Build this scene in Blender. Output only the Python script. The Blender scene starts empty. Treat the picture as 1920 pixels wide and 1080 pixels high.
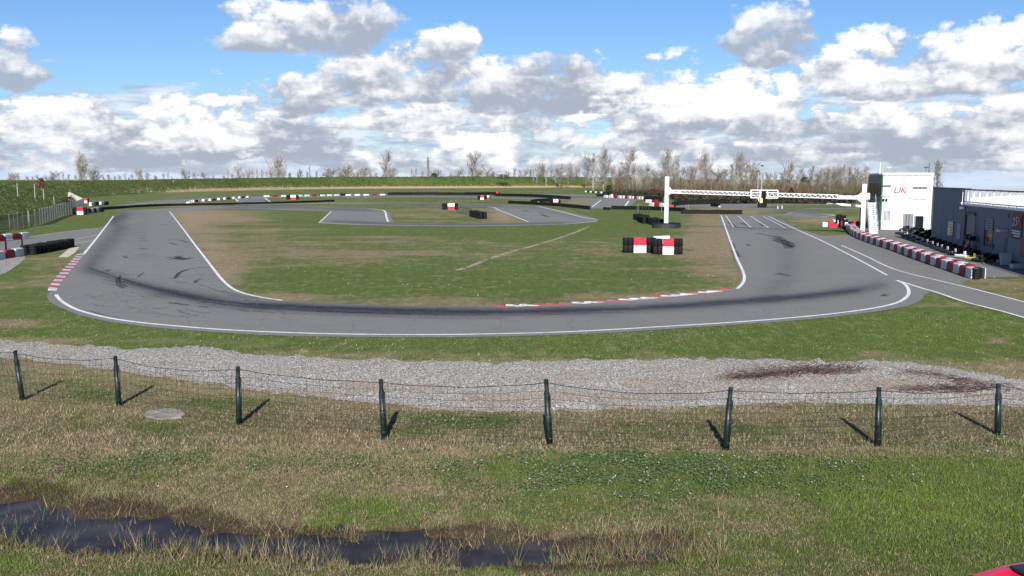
import bpy, bmesh, math, random
import numpy as np
from mathutils import Vector, Matrix
from mathutils.geometry import delaunay_2d_cdt

random.seed(7)
RNG = np.random.default_rng(11)
SC = bpy.context.scene
COL = SC.collection
PI = math.pi

# ------------------------------------------------------------------ camera geometry
F, H, PITCH = 1650.0, 5.5, math.radians(7.05)
CP, SP = math.cos(PITCH), math.sin(PITCH)

def ray(px, py):
    xr, yr = (px - 960) / F, (540 - py) / F
    return Vector((xr, CP + yr * SP, -SP + yr * CP))

def G(px, py, z=0.0):
    """where the line of sight through a photo point meets the level z"""
    d = ray(px, py)
    t = (z - H) / d.z
    return Vector((d.x * t, d.y * t, z))

def atdepth(px, py, y):
    d = ray(px, py)
    t = y / d.y
    return Vector((d.x * t, y, H + d.z * t))

def proj(x, y, z):
    dep = y * CP - (z - H) * SP
    up = y * SP + (z - H) * CP
    dep = np.where(dep < 0.5, 0.5, dep)
    return 960 + F * x / dep, 540 - F * up / dep

cam = bpy.data.cameras.new('camera')
cam.sensor_width = 36.0
cam.lens = F / 1920 * 36.0
cam.clip_start, cam.clip_end = 0.1, 20000
camo = bpy.data.objects.new('camera', cam)
COL.objects.link(camo)
camo.location = (0, 0, H)
camo.rotation_euler = (PI / 2 - PITCH, 0, 0)
SC.camera = camo

# ------------------------------------------------------------------ numpy noise
_tab = np.random.default_rng(5).random((256, 256))
def vnoise(x, y, s=0):
    x = np.asarray(x, float) + 17.3 * s; y = np.asarray(y, float) + 9.1 * s
    xi = np.floor(x).astype(int); yi = np.floor(y).astype(int)
    fx = x - xi; fy = y - yi
    fx = fx * fx * (3 - 2 * fx); fy = fy * fy * (3 - 2 * fy)
    a = _tab[xi & 255, yi & 255]; b = _tab[(xi + 1) & 255, yi & 255]
    c = _tab[xi & 255, (yi + 1) & 255]; d = _tab[(xi + 1) & 255, (yi + 1) & 255]
    return (a * (1 - fx) + b * fx) * (1 - fy) + (c * (1 - fx) + d * fx) * fy
def fbm(x, y, s=0, o=4):
    r, a, t = 0, .5, 0
    for k in range(o):
        r = r + a * vnoise(np.asarray(x) * 2 ** k, np.asarray(y) * 2 ** k, s + k); t += a; a *= .55
    return r / t
def sstep(a, b, x):
    t = np.clip((np.asarray(x, float) - a) / (np.asarray(b, float) - a), 0, 1)
    return t * t * (3 - 2 * t)
def pip(px, py, poly):
    px = np.asarray(px, float); py = np.asarray(py, float)
    r = np.zeros(px.shape, bool)
    n = len(poly)
    for i in range(n):
        x1, y1 = poly[i][0], poly[i][1]; x2, y2 = poly[(i + 1) % n][0], poly[(i + 1) % n][1]
        if y1 == y2: continue
        c = ((y1 > py) != (y2 > py)) & (px < (x2 - x1) * (py - y1) / (y2 - y1) + x1)
        r ^= c
    return r
def dpoly(px, py, line, yscale=1.0):
    """distance to a polyline (y weighted) and which way along it"""
    best = np.full(np.shape(px), 1e9)
    for (a, b) in zip(line[:-1], line[1:]):
        ax, ay, bx, by = a[0], a[1] * yscale, b[0], b[1] * yscale
        dx, dy = bx - ax, by - ay
        t = np.clip(((px - ax) * dx + (py * yscale - ay) * dy) / (dx * dx + dy * dy + 1e-9), 0, 1)
        best = np.minimum(best, np.hypot(px - ax - t * dx, py * yscale - ay - t * dy))
    return best

# ------------------------------------------------------------------ materials
MATS = {}
class NT:
    def __init__(s, tree): s.t = tree; s.n = tree.nodes; s.l = tree.links
    def node(s, typ, **kw):
        n = s.n.new(typ)
        for k, v in kw.items(): setattr(n, k, v)
        return n
    def put(s, sock, v):
        if hasattr(v, 'is_output') or isinstance(v, bpy.types.NodeSocket): s.l.new(v, sock)
        else: sock.default_value = v
    def math(s, op, a, b=0.0, c=None, clamp=False):
        n = s.node('ShaderNodeMath', operation=op, use_clamp=clamp)
        s.put(n.inputs[0], a); s.put(n.inputs[1], b)
        if c is not None: s.put(n.inputs[2], c)
        return n.outputs[0]
    def vmath(s, op, a, b=(0, 0, 0)):
        n = s.node('ShaderNodeVectorMath', operation=op)
        s.put(n.inputs[0], a); s.put(n.inputs[1], b)
        return n.outputs[0]
    def mix(s, f, a, b, blend='MIX'):
        n = s.node('ShaderNodeMix', data_type='RGBA', blend_type=blend)
        s.put(n.inputs[0], f)
        for i, v in ((6, a), (7, b)):
            if isinstance(v, tuple) and len(v) == 3: v = (*v, 1)
            s.put(n.inputs[i], v)
        return n.outputs[2]
    def noise(s, vec, scale, detail=4, rough=.55, out=0, dist=0.0):
        n = s.node('ShaderNodeTexNoise')
        if vec is not None: s.l.new(vec, n.inputs['Vector'])
        n.inputs['Scale'].default_value = scale; n.inputs['Detail'].default_value = detail
        n.inputs['Roughness'].default_value = rough; n.inputs['Distortion'].default_value = dist
        return n.outputs[out]
    def ramp(s, v, a, b, lo=0.0, hi=1.0, smooth=True):
        n = s.node('ShaderNodeMapRange', interpolation_type='SMOOTHSTEP' if smooth else 'LINEAR')
        s.put(n.inputs[0], v); s.put(n.inputs[1], a); s.put(n.inputs[2], b); s.put(n.inputs[3], lo); s.put(n.inputs[4], hi)
        return n.outputs[0]
    def attr(s, name, out='Fac'):
        n = s.node('ShaderNodeAttribute', attribute_name=name)
        return n.outputs[out]
    def pos(s): return s.node('ShaderNodeNewGeometry').outputs['Position']
    def objco(s): return s.node('ShaderNodeTexCoord').outputs['Object']
    def scale(s, vec, xyz):
        return s.vmath('MULTIPLY', vec, xyz)

def newmat(name):
    m = bpy.data.materials.new(name); m.use_nodes = True
    nt = NT(m.node_tree)
    b = m.node_tree.nodes['Principled BSDF']
    MATS[name] = m
    return m, nt, b

def simple(name, col, rough=.6, metal=0.0, var=.15, scale=6.0, dirt=0.0, dirtcol=(.09, .075, .06), bump=0.0, spec=.5):
    m, t, b = newmat(name)
    co = t.objco()
    n = t.noise(co, scale, 5, .6)
    c = t.mix(t.ramp(n, .3, .7), tuple(x * (1 - var) for x in col), tuple(min(1, x * (1 + var)) for x in col))
    if dirt > 0:
        n2 = t.noise(co, scale * .35, 6, .65)
        c = t.mix(t.math('MULTIPLY', t.ramp(n2, .48, .75), dirt), c, dirtcol)
    t.l.new(c, b.inputs['Base Color'])
    t.put(b.inputs['Roughness'], t.ramp(n, .2, .8, max(.05, rough - .1), min(1, rough + .1)))
    b.inputs['Metallic'].default_value = metal
    b.inputs['Specular IOR Level'].default_value = spec
    if bump:
        bn = t.node('ShaderNodeBump'); bn.inputs['Strength'].default_value = bump; bn.inputs['Distance'].default_value = .02
        t.l.new(t.noise(co, scale * 4, 4), bn.inputs['Height']); t.l.new(bn.outputs[0], b.inputs['Normal'])
    return m

DRY = (0.222, 0.174, 0.104); DRY2 = (0.128, 0.099, 0.058); STRAW = (0.325, 0.262, 0.172)
GRN = (0.095, 0.132, 0.026); GRN2 = (0.046, 0.074, 0.017); LUSH = (0.102, 0.156, 0.022)

def mat_ground():
    m, t, b = newmat('turf')
    p = t.pos()
    g = t.attr('green'); wet = t.attr('wet'); lush = t.attr('lush'); bare = t.attr('bare')
    # blades lie in streaks a little longer sideways
    fine = t.noise(t.scale(p, (14, 9, 14)), 1.0, 6, .7)
    mid = t.noise(p, 1.7, 6, .65)
    big = t.noise(p, .22, 5, .6)
    v = t.math('ADD', g, t.math('MULTIPLY', t.math('SUBTRACT', fine, .5), .9))
    v = t.math('ADD', v, t.math('MULTIPLY', t.math('SUBTRACT', mid, .5), .9))
    v = t.math('ADD', v, t.math('MULTIPLY', t.math('SUBTRACT', big, .5), .5))
    f = t.ramp(v, .30, .70)
    fine2 = t.noise(t.scale(p, (31, 23, 31)), 1.0, 5, .7)
    k = t.ramp(fine2, .3, .7)
    dry = t.mix(k, DRY2, t.mix(t.ramp(mid, .4, .7), DRY, STRAW))
    grn = t.mix(k, GRN2, t.mix(lush, GRN, LUSH))
    c = t.mix(f, dry, grn)
    mott = t.noise(t.scale(p, (2.6, 1.15, 1)), 1.0, 7, .72); mot2 = t.noise(t.scale(p, (.75, .5, 1)), 1.0, 6, .7)
    c = t.mix(t.math('MULTIPLY', t.ramp(mott, .50, .70), .75), c, t.mix(f, STRAW, (.19, .20, .062)))
    c = t.mix(t.math('MULTIPLY', t.ramp(mott, .46, .32), .70), c, t.mix(f, (.085, .070, .036), (.030, .046, .012)))
    c = t.mix(t.math('MULTIPLY', t.ramp(mot2, .54, .72), .50), c, (.255, .225, .120))
    c = t.mix(bare, c, t.mix(k, (.22, .155, .11), (.37, .275, .20)))
    mud = t.mix(k, (.018, .012, .010), (.055, .038, .026))
    c = t.mix(t.ramp(t.math('ADD', wet, t.math('MULTIPLY', t.math('SUBTRACT', mid, .5), .9)), .50, .88), c, mud)
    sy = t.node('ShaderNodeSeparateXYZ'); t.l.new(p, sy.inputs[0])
    c = t.mix(t.math('MULTIPLY', t.ramp(sy.outputs[1], 19.0, 23.5, .62, 0), t.ramp(mid, .3, .55)), c, (.058, .043, .028))      # soil brown painted in as shade in the gaps of the near grass
    t.l.new(c, b.inputs['Base Color'])
    b.inputs['Roughness'].default_value = .95
    b.inputs['Specular IOR Level'].default_value = .15
    bn = t.node('ShaderNodeBump'); bn.inputs['Strength'].default_value = .7; bn.inputs['Distance'].default_value = .04
    t.l.new(t.math('ADD', fine2, t.math('MULTIPLY', fine, 1.4)), bn.inputs['Height']); t.l.new(bn.outputs[0], b.inputs['Normal'])
    return m

def mat_asphalt(name='asphalt', base=(.152, .149, .144)):
    m, t, b = newmat(name)
    p = t.pos()
    rub = t.attr('rubber')
    fine = t.noise(p, 26, 5, .7); mid = t.noise(p, .9, 6, .62); big = t.noise(p, .11, 4, .6)
    gr = t.noise(p, 4.5, 7, .78)
    c = t.mix(t.ramp(fine, .25, .75), tuple(x * .76 for x in base), tuple(x * 1.24 for x in base))
    c = t.mix(t.math('MULTIPLY', t.ramp(gr, .52, .70), .45), c, tuple(x * .66 for x in base))
    c = t.mix(t.math('MULTIPLY', t.ramp(gr, .44, .30), .40), c, tuple(x * 1.35 for x in base))
    c = t.mix(t.math('MULTIPLY', t.ramp(mid, .42, .8), .35), c, tuple(x * .74 for x in base))
    c = t.mix(t.math('MULTIPLY', t.ramp(big, .45, .75), .30), c, tuple(x * 1.25 for x in base))
    # hairline cracks and repairs
    vo = t.node('ShaderNodeTexVoronoi', feature='DISTANCE_TO_EDGE'); vo.inputs['Scale'].default_value = .33
    t.l.new(t.vmath('ADD', p, t.scale(t.noise(p, .8, 4, out=1), (1.4, 1.4, 0))), vo.inputs['Vector'])
    crack = t.math('MULTIPLY', t.ramp(vo.outputs[0], .002, .012, 1, 0), .32)
    c = t.mix(crack, c, (.045, .045, .048))
    st = t.noise(p, 2.2, 6, .7)
    r = t.math('MULTIPLY', rub, t.ramp(st, .2, .7, .72, 1.08), clamp=True)
    c = t.mix(r, c, (.020, .021, .025))
    t.l.new(c, b.inputs['Base Color'])
    t.put(b.inputs['Roughness'], t.math('SUBTRACT', .9, t.math('MULTIPLY', r, .22)))
    b.inputs['Specular IOR Level'].default_value = .3
    bn = t.node('ShaderNodeBump'); bn.inputs['Strength'].default_value = .25; bn.inputs['Distance'].default_value = .01
    t.l.new(fine, bn.inputs['Height']); t.l.new(bn.outputs[0], b.inputs['Normal'])
    return m

def mat_paint(name, col, wear=.35):
    m, t, b = newmat(name)
    p = t.pos()
    n = t.noise(p, 3.0, 6, .7); n2 = t.noise(p, .5, 4, .6)
    w = t.math('MULTIPLY', t.ramp(t.math('ADD', n, t.math('MULTIPLY', n2, .4)), .62, .9), wear)
    c = t.mix(w, col, (.16, .16, .165))
    t.l.new(c, b.inputs['Base Color']); b.inputs['Roughness'].default_value = .6
    return m

def mat_gravel():
    m, t, b = newmat('gravel')
    p = t.pos()
    vo = t.node('ShaderNodeTexVoronoi'); vo.inputs['Scale'].default_value = 23; t.l.new(p, vo.inputs['Vector'])
    sep = t.node('ShaderNodeSeparateColor'); t.l.new(vo.outputs['Color'], sep.inputs[0])
    v = sep.outputs[0]
    c = t.mix(t.ramp(v, .0, .35), (.16, .148, .134), (.36, .335, .305))
    c = t.mix(t.ramp(v, .55, .95), c, (.56, .535, .505))
    c = t.mix(t.ramp(vo.outputs['Distance'], .35, .7, 0, .75), c, (.05, .045, .042))
    big = t.noise(p, .35, 5, .6)
    c = t.mix(t.math('MULTIPLY', t.ramp(big, .5, .72), .55), c, (.30, .235, .18))
    t.l.new(c, b.inputs['Base Color']); b.inputs['Roughness'].default_value = .85
    bn = t.node('ShaderNodeBump'); bn.inputs['Strength'].default_value = 1; bn.inputs['Distance'].default_value = .03
    bn.invert = True
    t.l.new(vo.outputs['Distance'], bn.inputs['Height']); t.l.new(bn.outputs[0], b.inputs['Normal'])
    return m

def mat_attrcol(name, rough=.8, spec=.25, trans=0.0):
    m, t, b = newmat(name)
    t.l.new(t.attr('tint', 'Color'), b.inputs['Base Color'])
    b.inputs['Roughness'].default_value = rough; b.inputs['Specular IOR Level'].default_value = spec
    return m

def mat_water():
    m, t, b = newmat('ditch_water')
    p = t.pos()
    n = t.noise(p, 1.2, 4)
    c = t.mix(t.ramp(n, .4, .7), (.020, .018, .021), (.050, .044, .044)); b.inputs['Specular IOR Level'].default_value = .10
    t.l.new(c, b.inputs['Base Color']); b.inputs['Roughness'].default_value = .06
    b.inputs['IOR'].default_value = 1.33
    bn = t.node('ShaderNodeBump'); bn.inputs['Strength'].default_value = .12; bn.inputs['Distance'].default_value = .02
    t.l.new(t.noise(t.scale(p, (1, 2.2, 1)), 5, 3), bn.inputs['Height']); t.l.new(bn.outputs[0], b.inputs['Normal'])
    return m

def mat_bank():
    m, t, b = newmat('bank_vegetation')
    p = t.pos()
    hgt = t.attr('rise'); dryv = t.attr('dryness')
    a = t.noise(t.scale(p, (1, 1, 1.6)), .55, 7, .68); f = t.noise(p, 2.6, 5, .7); big = t.noise(p, .06, 4, .6)
    c = t.mix(t.ramp(a, .32, .62), (.024, .036, .011), (.070, .104, .024))
    c = t.mix(t.ramp(f, .50, .78, 0, .8), c, (.092, .124, .030))
    c = t.mix(t.math('MULTIPLY', t.ramp(big, .45, .7), .5), c, (.13, .115, .055))
    c = t.mix(t.ramp(t.math('ADD', dryv, t.math('MULTIPLY', t.math('SUBTRACT', f, .5), .9)), .4, .65), c, t.mix(t.ramp(f, .3, .7), (.22, .155, .085), (.38, .29, .18)))
    t.l.new(c, b.inputs['Base Color']); b.inputs['Roughness'].default_value = .95; b.inputs['Specular IOR Level'].default_value = .1
    bn = t.node('ShaderNodeBump'); bn.inputs['Strength'].default_value = 1; bn.inputs['Distance'].default_value = .5
    t.l.new(a, bn.inputs['Height']); t.l.new(bn.outputs[0], b.inputs['Normal'])
    return m

def mat_clad(name, col, pitch=.25, axis=0, depth=.02, dirt=.15):
    """ribbed sheet-metal cladding"""
    m, t, b = newmat(name)
    co = t.objco()
    s = t.node('ShaderNodeSeparateXYZ'); t.l.new(co, s.inputs[0])
    u = t.math('FRACT', t.math('DIVIDE', s.outputs[axis], pitch))
    rib = t.ramp(t.math('ABSOLUTE', t.math('SUBTRACT', u, .5)), .30, .40)
    n = t.noise(t.scale(co, (1, 1, .25)), 1.2, 6, .65)
    c = t.mix(t.math('MULTIPLY', t.ramp(n, .45, .8), dirt), col, tuple(x * .55 for x in col))
    t.l.new(c, b.inputs['Base Color']); b.inputs['Roughness'].default_value = .45
    bn = t.node('ShaderNodeBump'); bn.inputs['Strength'].default_value = 1; bn.inputs['Distance'].default_value = depth
    t.l.new(rib, bn.inputs['Height']); t.l.new(bn.outputs[0], b.inputs['Normal'])
    return m

def mat_mesh(name, col, keep=.5, scale=14.0):
    """woven wire: threads of wire with real holes"""
    m, t, b = newmat(name)
    co = t.objco()
    s = t.node('ShaderNodeSeparateXYZ'); t.l.new(co, s.inputs[0])
    a = t.math('FRACT', t.math('MULTIPLY', t.math('ADD', s.outputs[0], s.outputs[2]), scale))
    c = t.math('FRACT', t.math('MULTIPLY', t.math('SUBTRACT', s.outputs[0], s.outputs[2]), scale))
    w = t.math('MAXIMUM', t.math('LESS_THAN', a, keep * .5), t.math('LESS_THAN', c, keep * .5))
    b.inputs['Base Color'].default_value = (*col, 1); b.inputs['Roughness'].default_value = .6
    t.l.new(w, b.inputs['Alpha'])
    return m

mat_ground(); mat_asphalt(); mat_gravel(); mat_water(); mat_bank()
mat_paint('line_white', (.66, .66, .66), .5); mat_paint('kerb_red', (.34, .040, .045), .75); mat_paint('kerb_white', (.50, .48, .48), .85)
mat_attrcol('grass_blades'); mat_attrcol('stones', .8); mat_attrcol('twigs_tint', .9, .1)
simple('tyre_rubber', (.007, .007, .008), .75, var=.3, dirt=.2, dirtcol=(.03, .027, .025), spec=.2)
simple('block_white', (.47, .50, .50), .55, var=.08, dirt=.5, dirtcol=(.27, .28, .27), spec=.3)
simple('block_red', (.22, .008, .022), .6, var=.12, dirt=.4, dirtcol=(.13, .016, .03), spec=.3)
simple('panel_red', (.60, .010, .035), .4, var=.06)
simple('panel_white', (.80, .80, .78), .4, var=.04, dirt=.2, dirtcol=(.5, .48, .45))
simple('post_green', (.006, .014, .013), .42, var=.4, scale=9, dirt=.45, dirtcol=(.030, .034, .030), spec=.4)
simple('wire_dark', (.02, .024, .024), .6)
simple('post_weathered', (.15, .18, .175), .7, var=.15)
simple('galv', (.36, .40, .40), .5, metal=.3, var=.12)
simple('white_metal', (.82, .82, .83), .4, var=.04, dirt=.15, dirtcol=(.5, .5, .5))
simple('grey_concrete', (.36, .35, .34), .85, var=.12, dirt=.4, bump=.4)
simple('pale_concrete', (.42, .38, .31), .9, var=.15, dirt=.4, bump=.4)
simple('black_plastic', (.006, .006, .007), .7, var=.2, spec=.2)
simple('dark_metal', (.02, .022, .026), .45, var=.2)
simple('dark_glass', (.012, .016, .018), .08, var=.2)
simple('grey_wall', (.135, .160, .205), .8, var=.07, scale=.7, dirt=.35, dirtcol=(.085, .10, .135), bump=.15)
simple('wall_trim', (.03, .034, .042), .6)
simple('door_grey', (.135, .150, .165), .6, var=.1)
simple('poster_dark', (.028, .012, .03), .6, var=.6, scale=3)
simple('poster_red', (.13, .03, .03), .6, var=.7, scale=4)
simple('letter_pale', (.55, .53, .58), .6)
simple('letter_red', (.75, .02, .06), .5)
simple('letter_grey', (.10, .11, .12), .5)
simple('sign_grey', (.20, .225, .27), .6, var=.2)
simple('roof_white', (.80, .79, .80), .6, var=.05, scale=.8, dirt=.15, dirtcol=(.6, .58, .58))
simple('yellow_board', (.75, .55, .20), .5)
simple('green_metal', (.02, .09, .04), .4)
simple('bark', (.25, .22, .19), .9, var=.35, scale=3, bump=.6)
simple('twig_grey', (.30, .278, .26), .9, var=.35, scale=.5)
simple('twig_brown', (.20, .165, .135), .9, var=.35, scale=.5)
simple('pale_bark', (.42, .40, .36), .85, var=.3, scale=2)
simple('evergreen', (.018, .026, .012), .9, var=.5, scale=1.2)
simple('red_leaf', (.14, .05, .035), .9, var=.5, scale=1.2)
simple('car_red', (.62, .012, .045), .22, var=.04)
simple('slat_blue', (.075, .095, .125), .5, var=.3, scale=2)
mat_clad('white_cladding', (.74, .76, .80), .30, 0, .05, .25)
mat_clad('slat_grey', (.30, .31, .33), .18, 0, .03, .2)
mat_mesh('wire_mesh', (.05, .075, .065), .75, 8)
for n_, c_ in (('fairing_white', (.7, .7, .7)), ('fairing_black', (.02, .02, .022)), ('fairing_yellow', (.62, .52, .10)), ('fairing_red', (.5, .03, .05)), ('fairing_blue', (.05, .09, .25))):
    simple(n_, c_, .3, var=.05)

# ------------------------------------------------------------------ mesh building
class MB:
    def __init__(s): s.v = []; s.f = []; s.m = []
    def add(s, vs, fs, mi=0):
        o = len(s.v); s.v += [tuple(v) for v in vs]
        for f in fs: s.f.append(tuple(i + o for i in f)); s.m.append(mi)
    def box(s, c, size, rot=None, mi=0, taper=1.0):
        x, y, z = (q / 2 for q in size); c = Vector(c); vs = []
        for dz in (-1, 1):
            k = taper if dz > 0 else 1.0
            for (dx, dy) in ((-1, -1), (1, -1), (1, 1), (-1, 1)):
                p = Vector((dx * x * k, dy * y * k, dz * z))
                if rot is not None: p = rot @ p
                vs.append(c + p)
        s.add(vs, [(3, 2, 1, 0), (4, 5, 6, 7), (0, 1, 5, 4), (1, 2, 6, 5), (2, 3, 7, 6), (3, 0, 4, 7)], mi)
    def rbox(s, c, size, r=.03, mi=0, rz=0.0):
        """box with chamfered edges"""
        x, y, z = (q / 2 for q in size); c = Vector(c); vs = []; ring = []
        R = Matrix.Rotation(rz, 3, 'Z')
        for (zz, ins) in ((-z, r), (-z + r, 0), (z - r, 0), (z, r)):
            ids = []
            a, b2 = x - ins, y - ins
            for p in ((-a + r, -b2), (a - r, -b2), (a, -b2 + r), (a, b2 - r), (a - r, b2), (-a + r, b2), (-a, b2 - r), (-a, -b2 + r)):
                ids.append(len(vs)); vs.append(c + R @ Vector((p[0], p[1], zz)))
            ring.append(ids)
        fs = [tuple(reversed(ring[0])), tuple(ring[3])]
        for i in range(3):
            for k in range(8):
                fs.append((ring[i][k], ring[i][(k + 1) % 8], ring[i + 1][(k + 1) % 8], ring[i + 1][k]))
        s.add(vs, fs, mi)
    def cyl(s, p0, p1, r0, r1=None, n=8, mi=0, cap=True):
        p0, p1 = Vector(p0), Vector(p1); r1 = r0 if r1 is None else r1
        d = (p1 - p0)
        if d.length < 1e-6: return
        d.normalize()
        a = d.orthogonal().normalized(); b = d.cross(a)
        vs = []
        for (p, r) in ((p0, r0), (p1, r1)):
            for k in range(n):
                t = 2 * PI * k / n
                vs.append(p + a * (r * math.cos(t)) + b * (r * math.sin(t)))
        fs = [(k, (k + 1) % n, n + (k + 1) % n, n + k) for k in range(n)]
        if cap: fs += [tuple(range(n))[::-1], tuple(range(n, 2 * n))]
        s.add(vs, fs, mi)
    def tube(s, pts, r, n=6, mi=0):
        for a, b in zip(pts[:-1], pts[1:]): s.cyl(a, b, r, r, n, mi)
    def lathe(s, prof, c=(0, 0, 0), n=14, mi=0, axis='Z', close=False):
        c = Vector(c); vs = []
        for (r, z) in prof:
            for k in range(n):
                t = 2 * PI * k / n
                p = (r * math.cos(t), r * math.sin(t), z)
                if axis == 'Y': p = (p[0], p[2], p[1])
                if axis == 'X': p = (p[2], p[0], p[1])
                vs.append(c + Vector(p))
        fs = []
        for i in range(len(prof) - 1):
            for k in range(n):
                fs.append((i * n + k, i * n + (k + 1) % n, (i + 1) * n + (k + 1) % n, (i + 1) * n + k))
        if close:
            fs.append(tuple(range(n))[::-1]); q = (len(prof) - 1) * n; fs.append(tuple(range(q, q + n)))
        s.add(vs, fs, mi)
    def quad(s, a, b, c, d, mi=0): s.add([a, b, c, d], [(0, 1, 2, 3)], mi)
    def prism(s, poly, y0, y1, mi=0, fn=None):
        """poly in x,z extruded along y"""
        n = len(poly)
        vs = [Vector((p[0], y0, p[1])) for p in poly] + [Vector((p[0], y1, p[1])) for p in poly]
        if fn: vs = [fn(v) for v in vs]
        fs = [tuple(range(n)), tuple(range(2 * n - 1, n - 1, -1))]
        for k in range(n): fs.append((k, n + k, n + (k + 1) % n, (k + 1) % n))
        s.add(vs, fs, mi)
    def build(s, name, mats, parent=None, smooth=False, loc=None):
        me = bpy.data.meshes.new(name)
        me.from_pydata(s.v, [], s.f)
        for m in (mats if isinstance(mats, (list, tuple)) else [mats]): me.materials.append(MATS[m])
        me.polygons.foreach_set('material_index', s.m)
        if smooth: me.polygons.foreach_set('use_smooth', [True] * len(s.f))
        me.update()
        o = bpy.data.objects.new(name, me); COL.objects.link(o)
        if parent is not None: o.parent = parent
        if loc is not None: o.location = loc
        return o

def tag(o, label=None, cat=None, group=None, kind=None):
    if label: o['label'] = label
    if cat: o['category'] = cat
    if group: o['group'] = group
    if kind: o['kind'] = kind
    return o
def empty(name, loc=(0, 0, 0), rz=0.0, label=None, cat=None, group=None):
    o = bpy.data.objects.new(name, None); COL.objects.link(o)
    o.location = loc; o.rotation_euler = (0, 0, rz); o.empty_display_size = .2
    return tag(o, label, cat, group)
def dup(root, loc=None, rz=None, label=None, group=None, scale=None):
    def cp(o, par):
        c = o.copy(); COL.objects.link(c); c.parent = par
        for ch in o.children: cp(ch, c)
        return c
    r = cp(root, None)
    if loc is not None: r.location = loc
    if rz is not None: r.rotation_euler = (0, 0, rz)
    if scale is not None: r.scale = scale
    if label: r['label'] = label
    if group: r['group'] = group
    return r
def childcopy(o, parent, loc, rz=0.0):
    c = o.copy(); COL.objects.link(c); c.parent = parent; c.location = loc; c.rotation_euler = (0, 0, rz)
    return c

def npmesh(name, verts, faces, mats, colors=None, attrs=None, smooth=False, kind=None, nper=3):
    """verts Nx3, faces Mxnper arrays"""
    me = bpy.data.meshes.new(name)
    nv, nf = len(verts), len(faces)
    me.vertices.add(nv); me.vertices.foreach_set('co', np.asarray(verts, np.float32).ravel())
    me.loops.add(nf * nper); me.loops.foreach_set('vertex_index', np.asarray(faces, np.int32).ravel())
    me.polygons.add(nf); me.polygons.foreach_set('loop_start', np.arange(0, nf * nper, nper, dtype=np.int32))
    if smooth: me.polygons.foreach_set('use_smooth', np.ones(nf, bool))
    me.update(calc_edges=True); me.validate()
    if colors is not None:
        a = me.attributes.new('tint', 'FLOAT_COLOR', 'POINT')
        c = np.ones((nv, 4), np.float32); c[:, :3] = colors
        a.data.foreach_set('color', c.ravel())
    for k, v in (attrs or {}).items():
        a = me.attributes.new(k, 'FLOAT', 'POINT'); a.data.foreach_set('value', np.asarray(v, np.float32))
    for m in (mats if isinstance(mats, (list, tuple)) else [mats]): me.materials.append(MATS[m])
    o = bpy.data.objects.new(name, me); COL.objects.link(o)
    if kind: o['kind'] = kind
    return o

def smoothline(pts, step=None, n=8):
    """Catmull-Rom through points"""
    P = [Vector(p) for p in pts]
    P = [P[0] * 2 - P[1]] + P + [P[-1] * 2 - P[-2]]
    out = []
    for i in range(1, len(P) - 2):
        for k in range(n):
            t = k / n
            a, b, c, d = P[i - 1], P[i], P[i + 1], P[i + 2]
            out.append(.5 * ((2 * b) + (c - a) * t + (2 * a - 5 * b + 4 * c - d) * t * t + (3 * b - a - 3 * c + d) * t ** 3))
    out.append(P[-2]); return out

def sheet(name, polys, mat, z, grid=None, attrs=None, kind='structure'):
    """one flat sheet that is the union of polygons given in photo points; grid = inner points (photo points)"""
    V, E, Fc = [], [], []
    for poly in polys:
        o = len(V)
        for p in poly:
            w = G(p[0], p[1]); V.append(Vector((w.x, w.y)))
        Fc.append(list(range(o, o + len(poly))))
    if grid is not None:
        for (a, b) in grid:
            w = G(a, b); V.append(Vector((w.x, w.y)))
    r = delaunay_2d_cdt(V, [], Fc, 1, 1e-4)
    vs = np.array([(v.x, v.y, z) for v in r[0]]); fs = []
    for f in r[2]:
        a, b, c = (vs[i] for i in f)
        if (b[0] - a[0]) * (c[1] - a[1]) - (b[1] - a[1]) * (c[0] - a[0]) < 0: f = list(reversed(f))
        fs.append(tuple(f))
    at = {}
    if attrs:
        X, Y = proj(vs[:, 0], vs[:, 1], vs[:, 2] * 0)
        for k, fn in attrs.items(): at[k] = fn(X, Y, vs)
    return npmesh(name, vs, np.array(fs), mat, attrs=at, kind=kind)

def strip(mb, pts, w, z, mi=0, ends=None):
    """ribbon of width w along world points"""
    n = len(pts); L = []; R = []
    for i in range(n):
        a = pts[max(0, i - 1)]; b = pts[min(n - 1, i + 1)]
        d = Vector((b.x - a.x, b.y - a.y)); d.normalize()
        q = Vector((-d.y, d.x)) * (w / 2)
        L.append((pts[i].x + q.x, pts[i].y + q.y, z)); R.append((pts[i].x - q.x, pts[i].y - q.y, z))
    for i in range(n - 1): mb.quad(R[i], R[i + 1], L[i + 1], L[i], mi)

def pxline(pts, n=6):
    """photo polyline -> smooth ground line"""
    return smoothline([G(*p) for p in pts], n=n)

def resample(pts, step, phase=0.0):
    out = []; acc = phase; 
    for a, b in zip(pts[:-1], pts[1:]):
        d = (b - a).length; t = acc
        while t < d:
            out.append((a + (b - a) * (t / d), (b - a).normalized())); t += step
        acc = t - d
    return out

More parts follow.
